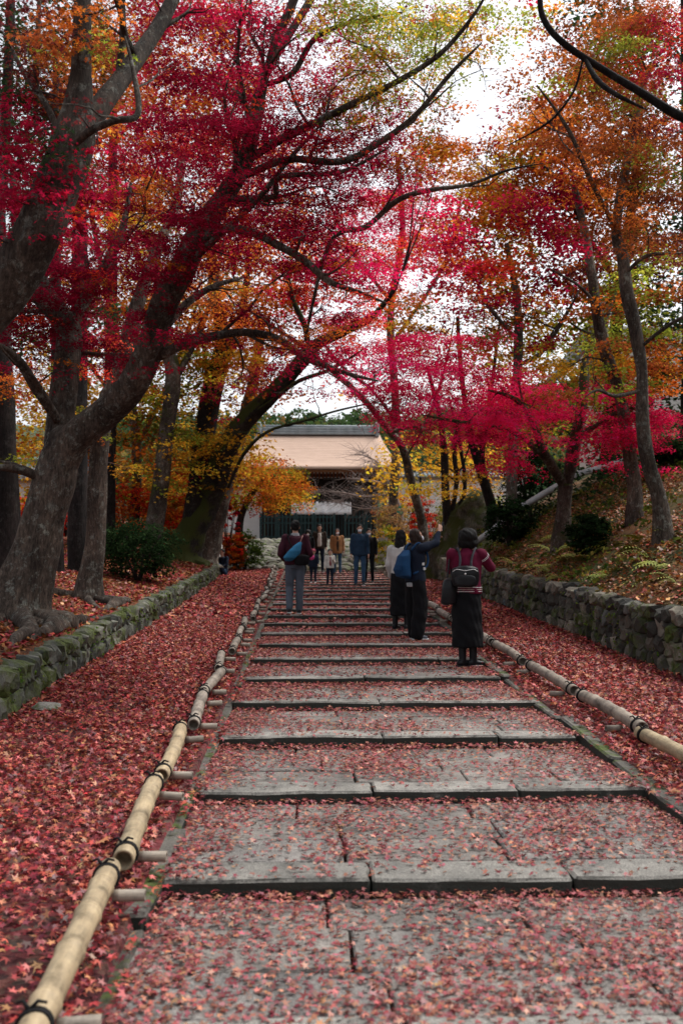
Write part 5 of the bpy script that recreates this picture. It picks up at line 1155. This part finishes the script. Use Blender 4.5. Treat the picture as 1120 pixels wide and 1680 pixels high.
    # shoes
    for S_ in 'LR':
        ft = J['ft' + S_]; fy = rad(footyaw); f = Vector((math.sin(-fy), math.cos(fy), 0)); sdv = Vector((f.y, -f.x, 0)); bm = bmesh.new(); b0 = ft - Vector((0, 0, .035)); kn = J['kn' + S_]
        loft(bm, [(b0 - f * .075, sdv * .028, Vector((0, 0, .034))), (b0 - f * .04, sdv * .038, Vector((0, 0, .045))), (b0 + f * .05, sdv * .043, Vector((0, 0, .038)) ), (b0 + f * .13 - Vector((0, 0, .006)), sdv * .046, Vector((0, 0, .030))), (b0 + f * .18 - Vector((0, 0, .01)), sdv * .032, Vector((0, 0, .022)))], 14)
        capsule(bm, ft - Vector((0, 0, .01)), ft + (kn - ft).normalized() * (.30 if shoes is M_RUBB else .03), .046, .058 if shoes is M_RUBB else .044)
        so_ = fuse('shoe', bm, .009 if vox < .02 else .014, shoes, root, 2)
        bm = bmesh.new(); b1 = ft - Vector((0, 0, .068)); loft(bm, [(b1 + f * a_, sdv * c_, Vector((0, 0, .012))) for a_, c_ in ((-.09, .022), (-.06, .038), (.05, .046), (.13, .049), (.195, .026))], 12); me = bpy.data.meshes.new('sole'); bm.to_mesh(me); bm.free(); link('sole', me, M_WHITE if shoes is not M_RUBB else M_RUBB, so_)
    # hair
    bm = bmesh.new(); hmat = hairmat or M_HAIR
    hell(bm, (0, -.022, .045), .086, .094, .086)
    if hair == 'short': hell(bm, (0, -.045, .0), .080, .062, .070)
    if hair == 'bob':
        hell(bm, (0, -.03, .035), .122, .120, .108); hell(bm, (0, -.045, -.04), .125, .095, .095); 
        for sx in (-1, 1): hell(bm, (sx * .088, .0, -.035), .040, .065, .080)
    if hair == 'long':
        hell(bm, (0, -.055, -.02), .086, .070, .100); hell(bm, (0, -.075, -.13), .090, .055, .13); hell(bm, (0, -.085, -.24), .075, .045, .10)
        for sx in (-1, 1): hell(bm, (sx * .070, .0, -.05), .022, .05, .11)
    if hair == 'cap': hell(bm, (0, .06, .055), .07, .07, .016); hell(bm, (0, -.02, .05), .092, .10, .085)
    fuse('hair', bm, vox * .8, hmat, root, 1, .006, 30)
    if mask:
        bm = bmesh.new(); hell(bm, (0, .052, -.052), .052, .046, .048); me = bpy.data.meshes.new('face_mask'); bm.to_mesh(me); bm.free(); me.materials.append(M_MASK); link('face_mask', me, None, body_)
    if extra: extra(root, J, HP)
    root['_s'] = s; del root['_s']
    return root, J, s
def bag(name, label, cat, root, s, build, mats, parts=()):
    """a carried thing: top-level, placed in the wearer's frame"""
    e = empty(name, root.location, label, cat, None, rz=root.rotation_euler[2]); e.scale = (s, s, s); build(e); return e
def lump(name, rings, mat, parent, vox=.01, wr_=.004, seg=18):
    bm = bmesh.new(); loft(bm, rings, seg); return fuse(name, bm, vox, mat, parent, 3, wr_)
def strap(name, pts, w_, mat, parent):
    T = Tubes(); T.add(spline([(Vector(p), w_) for p in pts], 4), 6); return T.build(name, mat, parent)
V3 = Vector
def squarish(c, w_, dpt, hgt, tilt=0):
    out = []
    for t, k in ((-.5, .55), (-.44, .9), (-.2, 1), (.15, 1), (.38, .9), (.5, .5)): out.append((V3(c) + V3((tilt * t * hgt, 0, t * hgt)), V3((w_ / 2 * k, 0, 0)), V3((0, dpt / 2 * k, 0))))
    return out
# --- man in maroon hoodie walking up
M_MAROON = cloth('maroon', (.045, .010, .020)); M_JEANG = cloth('grey_jeans', (.10, .125, .16)); M_NAVY = cloth('navy', (.010, .016, .032)); M_SHDK = cloth('dark_shoe', (.03, .028, .03)); M_SACK = cloth('blue_sack', (.03, .16, .30)); M_BURG = cloth('burgundy', (.12, .006, .03))
p1, J1, s1 = person('man walking uphill in maroon hoodie and grey jeans, seen from behind', 484, 18.6, 2, 1.74, dict(knL=(-.10, .08, .50), ftL=(-.10, -.05, .10), knR=(.09, .05, .49), ftR=(.08, .10, .08), elL=(-.27, -.06, 1.10), haL=(-.16, .05, .95), elR=(.27, -.04, 1.10), haR=(.20, .18, 1.0)), M_MAROON, M_JEANG, M_SHDK, 'short', collar=cloth('check_collar', (.35, .36, .38)), bulk=1.13, wide=.012, jacket_len=.90, group='people on the stone steps')
def b_(e):
    lump('sack', [(V3((-.13, -.17, .96)), V3((.05, 0, 0)), V3((0, .03, 0))), (V3((-.09, -.20, 1.02)), V3((.13, 0, 0)), V3((0, .065, 0))), (V3((-.02, -.20, 1.14)), V3((.12, 0, 0)), V3((0, .07, 0))), (V3((.06, -.18, 1.26)), V3((.06, 0, 0)), V3((0, .04, 0))), (V3((.09, -.165, 1.31)), V3((.03, 0, 0)), V3((0, .02, 0)))], M_SACK, e)
    strap('cord', [(.09, -.165, 1.31), (.13, -.13, 1.41), (.13, .02, 1.43)], .008, plain('pink_cord', (.55, .30, .26)), e); strap('cord', [(-.13, -.17, .97), (-.2, -.08, 1.02), (-.17, .10, 1.15)], .008, plain('pink_cord', (.5, .3, .26)), e)
bag('sling_sack', 'blue drawstring sling sack slung across the maroon hoodie', 'bag', p1, s1, b_, None)
def b_(e):
    lump('bag_body', squarish((.12, -.21, .98), .27, .12, .19, .1), M_BLK, e, .01); strap('shoulder_strap', [(.02, -.22, 1.07), (-.10, -.17, 1.30), (-.14, -.03, 1.45), (-.08, .12, 1.30)], .012, M_BLK, e)
bag('shoulder_bag', 'dark shoulder bag hanging below the blue sling sack on the hip', 'bag', p1, s1, b_, None)
# --- woman photographing, navy jacket
def lett(root, J, HP):
    for i, (x, z) in enumerate(((.176, 1.22), (.184, 1.15), (.186, 1.08))):
        o = box('jacket_mark', x - .006, x + .006, -.02 + i * .02, .02 + i * .02, z - .02, z + .02, M_WHITE); o.parent = root
    o = None
    bm = bmesh.new(); loft(bm, [(V3((0, 0, .80)), V3((.16, 0, 0)), V3((0, .12, 0))), (V3((0, 0, .87)), V3((.172, 0, 0)), V3((0, .128, 0)))], 18); fuse('shirt_hem', bm, .012, plain('pale_shirt', (.42, .44, .46)), root, 2, .004)
    ft = J['ftR']
    for S_ in 'LR':                                          # the letter on the side of each sneaker
        f = J['ft' + S_]
        for (a0, a1) in (((.0, -.055), (.0, -.012)), ((.0, -.012), (.035, -.055)), ((.035, -.055), (.035, -.012))):
            T = Tubes(); T.add([(f + V3((.048, a0[0], a0[1])), .005), (f + V3((.048, a1[0], a1[1])), .005)], 6); T.build('shoe_letter', M_WHITE, root)
p2, J2, s2 = person('long-haired woman in navy jacket and wide black trousers raising her phone', 681, 14.5, -62, 1.62, dict(head=(0, .03, 1.575), elR=(.20, .24, 1.47), haR=(.12, .36, 1.66), elL=(-.19, .24, 1.30), haL=(-.04, .38, 1.50), ftL=(-.10, .06, .08), ftR=(.10, -.04, .08)), M_NAVY, M_BLK, plain('grey_sneaker', (.11, .12, .14), .7, (.05, .055, .07)), 'long', M_HAIRB, True, jacket_len=.88, wide=.055, look=(-6, 22), bulk=1.10, extra=lett, group='people on the stone steps')
def b_(e):
    q = p2
    lump('phone_body', [(V3((.04, .47, 1.66)), V3((.037, 0, 0)), V3((0, .006, 0))), (V3((.04, .49, 1.80)), V3((.037, 0, 0)), V3((0, .006, 0)))], M_RUBB, e, .005, 0)
bag('phone', 'black phone held up by the woman in the navy jacket', 'phone', p2, s2, b_, None)
def b_(e):
    lump('pack_body', [(V3((0, -.17, .93)), V3((.10, 0, 0)), V3((0, .05, 0))), (V3((0, -.22, .97)), V3((.15, 0, 0)), V3((0, .10, 0))), (V3((0, -.235, 1.12)), V3((.15, 0, 0)), V3((0, .11, 0))), (V3((0, -.21, 1.27)), V3((.13, 0, 0)), V3((0, .09, 0))), (V3((0, -.16, 1.36)), V3((.07, 0, 0)), V3((0, .04, 0)))], cloth('blue_pack', (.012, .055, .14)), e)
    for sx in (-1, 1): strap('pack_strap', [(sx * .09, -.13, 1.36), (sx * .125, -.02, 1.47), (sx * .13, .12, 1.34), (sx * .16, .10, 1.12), (sx * .14, -.13, 1.0)], .016, cloth('blue_pack', (.012, .055, .14)), e)
    lump('front_pocket', [(V3((0, -.30, .99)), V3((.09, 0, 0)), V3((0, .03, 0))), (V3((0, -.325, 1.06)), V3((.11, 0, 0)), V3((0, .035, 0))), (V3((0, -.315, 1.14)), V3((.09, 0, 0)), V3((0, .02, 0)))], cloth('blue_pack2', (.010, .045, .12)), e)
bag('backpack', 'blue backpack on the woman in the navy jacket', 'backpack', p2, s2, b_, None)
person('person in white top and long black skirt half hidden behind the woman in navy', 657, 15.9, -30, 1.58, None, cloth('white_knit', (.55, .54, .52)), M_BLK, M_RUBB, 'long', jacket_len=.95, skirt=True, bulk=1.05, group='people on the stone steps')
# --- woman in burgundy jacket and black skirt
def ex3(root, J, HP):
    for i, z in enumerate((.925, .950, .975)):
        T = Tubes(); n = 30; T.add([(V3((.184 * math.cos(a), .138 * math.sin(a), z)), .0052) for a in np.linspace(0, 2 * math.pi, n)], 5, cap=False); T.build('hem_stripe', M_WHITE if i != 1 else plain('cream_stripe', (.55, .45, .40)), root)
    for k in range(7):                                       # button band down the front
        T = Tubes(); z = 1.0 + .05 * k; T.add([(V3((.05, .146, z)), .008), (V3((.05, .150, z)), .008)], 8); T.build('button', M_WHITE, root)
    el, sh = J['elR'], J['shR']
    for k in (0, 1):
        a = sh + (el - sh) * (.18 + .07 * k); T = Tubes(); dd = (el - sh).normalized(); u = dd.orthogonal().normalized(); v = dd.cross(u); T.add([(a + u * .076 * math.cos(t) + v * .076 * math.sin(t), .0035) for t in np.linspace(0, 2 * math.pi, 24)], 5, cap=False); T.build('sleeve_stripe', M_WHITE, root)
p3, J3, s3 = person('woman in burgundy striped jacket, long black skirt and boots, seen from behind', 765, 11.75, -8, 1.62, dict(head=(.02, .03, 1.58), elR=(.30, .12, 1.22), haR=(.13, .26, 1.42), elL=(-.20, .16, 1.20), haL=(-.03, .29, 1.40), ftL=(-.06, .0, .08), ftR=(.07, .03, .08), knL=(-.06, .02, .49), knR=(.07, .03, .49)), M_BURG, M_BLK, M_RUBB, 'bob', None, True, jacket_len=.90, skirt=True, bulk=1.08, footyaw=-55, extra=ex3, look=(-5, 10), group='people on the stone steps')
def b_(e):
    lump('bag_body', squarish((-.02, -.20, 1.11), .34, .13, .26, 0), M_RUBB, e, .010); lump('bag_pocket', squarish((-.02, -.275, 1.06), .26, .035, .13, 0), M_RUBB, e, .008)
    strap('white_piping', [(-.17, -.245, 1.17), (-.12, -.268, 1.195), (-.02, -.28, 1.18), (.08, -.268, 1.195), (.13, -.245, 1.17)], .0045, M_WHITE, e)
    for sx in (-1, 1): strap('bag_strap', [(sx * .07 - .02, -.20, 1.22), (sx * .07 - .01, -.165, 1.33), (sx * .10, -.09, 1.44), (sx * .12, .04, 1.45), (sx * .14, .14, 1.30)], .015, plain('grey_strap', (.05, .05, .06)), e)
    T = Tubes(); T.add([(V3((-.02, -.296, 1.14)), .012), (V3((-.02, -.300, 1.14)), .012)], 10); T.build('badge', M_WHITE, e)
bag('leather_backpack', 'black leather backpack with white piping on the burgundy jacket', 'backpack', p3, s3, b_, None)
def b_(e):
    lump('tote_body', squarish((-.21, -.09, .93), .20, .15, .34, 0.1), M_RUBB, e, .010); strap('tote_strap', [(-.24, -.09, 1.08), (-.22, -.05, 1.25), (-.20, .02, 1.46), (-.20, .10, 1.25), (-.18, -.02, 1.08)], .011, M_RUBB, e)
bag('tote_bag', 'black tote bag hanging at the left side of the long black skirt', 'bag', p3, s3, b_, None)
def b_(e):
    lump('phone_body', [(V3((.05, .36, 1.45)), V3((.037, 0, 0)), V3((0, .006, 0))), (V3((.05, .37, 1.58)), V3((.037, 0, 0)), V3((0, .006, 0)))], M_RUBB, e, .005, 0)
bag('phone', 'phone in the hands of the woman in the burgundy jacket', 'phone', p3, s3, b_, None)
# --- far family
FV = .018; M_JEAN = cloth('blue_jeans', (.03, .07, .13)); M_SWT = cloth('navy_sweater', (.018, .040, .075)); M_BRN = cloth('brown_jacket', (.035, .025, .018)); M_TAN = cloth('tan_coat', (.30, .15, .065)); M_CREAM = cloth('cream_fleece', (.60, .57, .52))
person('man in navy sweater and blue jeans walking down with his mask on the chin', 590, 28.3, 178, 1.76, dict(knL=(-.10, .06, .50), ftL=(-.10, .12, .10), ftR=(.11, -.06, .08)), M_SWT, M_JEAN, M_SHDK, 'short', None, True, FV, bulk=1.12, group='people on the stone steps')
pb, Jb, sb = person('person in dark coat half hidden behind the man in the navy sweater', 605, 30.2, 178, 1.66, None, M_BLK, M_BLK, M_SHDK, 'short', None, True, FV, group='people on the stone steps')
def belly(c0, zt, zb, w_, mat, nm):
    def f(root, J, HP):
        bm = bmesh.new(); loft(bm, [(V3((c0, .085, zb)), V3((w_, 0, 0)), V3((0, .065, 0))), (V3((c0, .095, (zt + zb) / 2)), V3((w_, 0, 0)), V3((0, .065, 0))), (V3((c0, .085, zt)), V3((w_ * .7, 0, 0)), V3((0, .055, 0)))], 12); fuse(nm, bm, .014, mat, root, 2, .004)
    return f
person('small girl in navy jacket, pink cap and pale skirt on the upper steps', 514, 29.6, 172, 1.0, dict(elL=(-.24, .05, 1.12), haL=(-.26, .16, .96)), M_NAVY, M_NAVY, M_WHITE, 'cap', plain('pink_cap', (.40, .08, .12)), False, FV, jacket_len=.80, child=True, bulk=1.2, group='people on the stone steps')
def sk(root, J, HP):
    bm = bmesh.new(); loft(bm, [(V3((0, 0, .60)), V3((.21, 0, 0)), V3((0, .18, 0))), (V3((0, 0, .84)), V3((.15, 0, 0)), V3((0, .12, 0)))], 16); fuse('pale_skirt', bm, .016, M_CREAM, root, 2, .01)
    belly(0, 1.36, .86, .07, cloth('red_plaid', (.22, .02, .03)), 'plaid_shirt')(root, J, HP)
o = lump('balloon', [(V3((0, 0, -.09)), V3((.02, 0, 0)), V3((0, .02, 0))), (V3((0, 0, -.05)), V3((.075, 0, 0)), V3((0, .075, 0))), (V3((0, 0, .02)), V3((.085, 0, 0)), V3((0, .085, 0))), (V3((0, 0, .07)), V3((.055, 0, 0)), V3((0, .055, 0)))], plain('pink_ball', (.60, .06, .22), .5), None, .012, 0)
o.location = at(511, 914, 29.1); tag(o, 'bright pink ball held in the hand of the small girl', 'ball')
person('small child in white padded vest over a dark red plaid shirt on the steps', 541, 28.4, 190, 1.03, dict(elL=(-.22, .04, 1.12), haL=(-.12, .20, 1.2), ftL=(-.1, .08, .08)), M_CREAM, M_NAVY, M_SHDK, 'short', None, False, FV, jacket_len=.86, child=True, bulk=1.18, extra=sk if False else belly(0, 1.38, .84, .06, cloth('red_plaid', (.22, .02, .03)), 'plaid_shirt'), group='people on the stone steps')
person('woman all in black with a white mask at the left of the family', 505, 36, 176, 1.60, None, M_BLK, M_BLK, M_SHDK, 'bob', M_HAIR, True, FV, hm=1.0, group='people on the stone steps')
person('man in open dark brown jacket over white shirt with a bag strap across', 524, 36.6, 180, 1.76, None, M_BRN, M_NAVY, M_SHDK, 'short', None, False, FV, extra=belly(0, 1.40, .92, .085, M_CREAM, 'white_shirt'), bulk=1.08, group='people on the stone steps')
person('woman in tan coat with cream fleece collar and blue jeans coming down', 553, 35.8, 186, 1.64, dict(ftL=(-.1, .1, .08)), M_TAN, M_JEAN, M_SHDK, 'long', M_HAIRB, True, FV, jacket_len=.78, extra=belly(0, 1.40, .86, .06, M_BRN, 'brown_top'), collar=M_CREAM, bulk=1.14, group='people on the stone steps')
SIT = dict(pelvis=(0, 0, .14), waist=(0, .01, .27), chest=(0, .03, .47), neck=(0, .05, .64), head=(0, .09, .79), shL=(-.175, .05, .60), shR=(.175, .05, .60), elL=(-.22, .14, .36), elR=(.22, .14, .36), haL=(-.12, .32, .32), haR=(.12, .32, .32), hipL=(-.09, .03, .13), hipR=(.09, .03, .13), knL=(-.12, .42, .36), knR=(.12, .42, .36), ftL=(-.12, .62, .08), ftR=(.12, .62, .08))
def sit(label, px, d, yaw, top, bot, hm_, hat=None):
    x = at(px, 900, d).x; return person(label, px, d, yaw, 1.68, SIT, top, bot, M_SHDK, 'cap' if hat else 'short', hat, False, FV, jacket_len=.12, loc=(x, d, zsurf(x, d)), bulk=1.08)
sit('person in navy jacket and jeans sitting at the far end of the left wall', 367, 33.8, 150, M_NAVY, M_JEAN, None)
sit('person with white hat and pale clothes sitting by the forked brown trunk', 354, 34.0, 170, M_CREAM, M_CREAM, None, M_WHITE)
o = link('paper_sheet', boxmesh('paper_sheet', .42, .16, .012, .004, .003, 3, 1), M_WHITE); o.location = (at(464, 975, 21.5).x, 21.6, zstep(0, 21.6) + .012); tag(o, 'white sheet lying on the left end of a step beside the walking man', 'paper')

bpy.data.scenes.remove(TMPS)
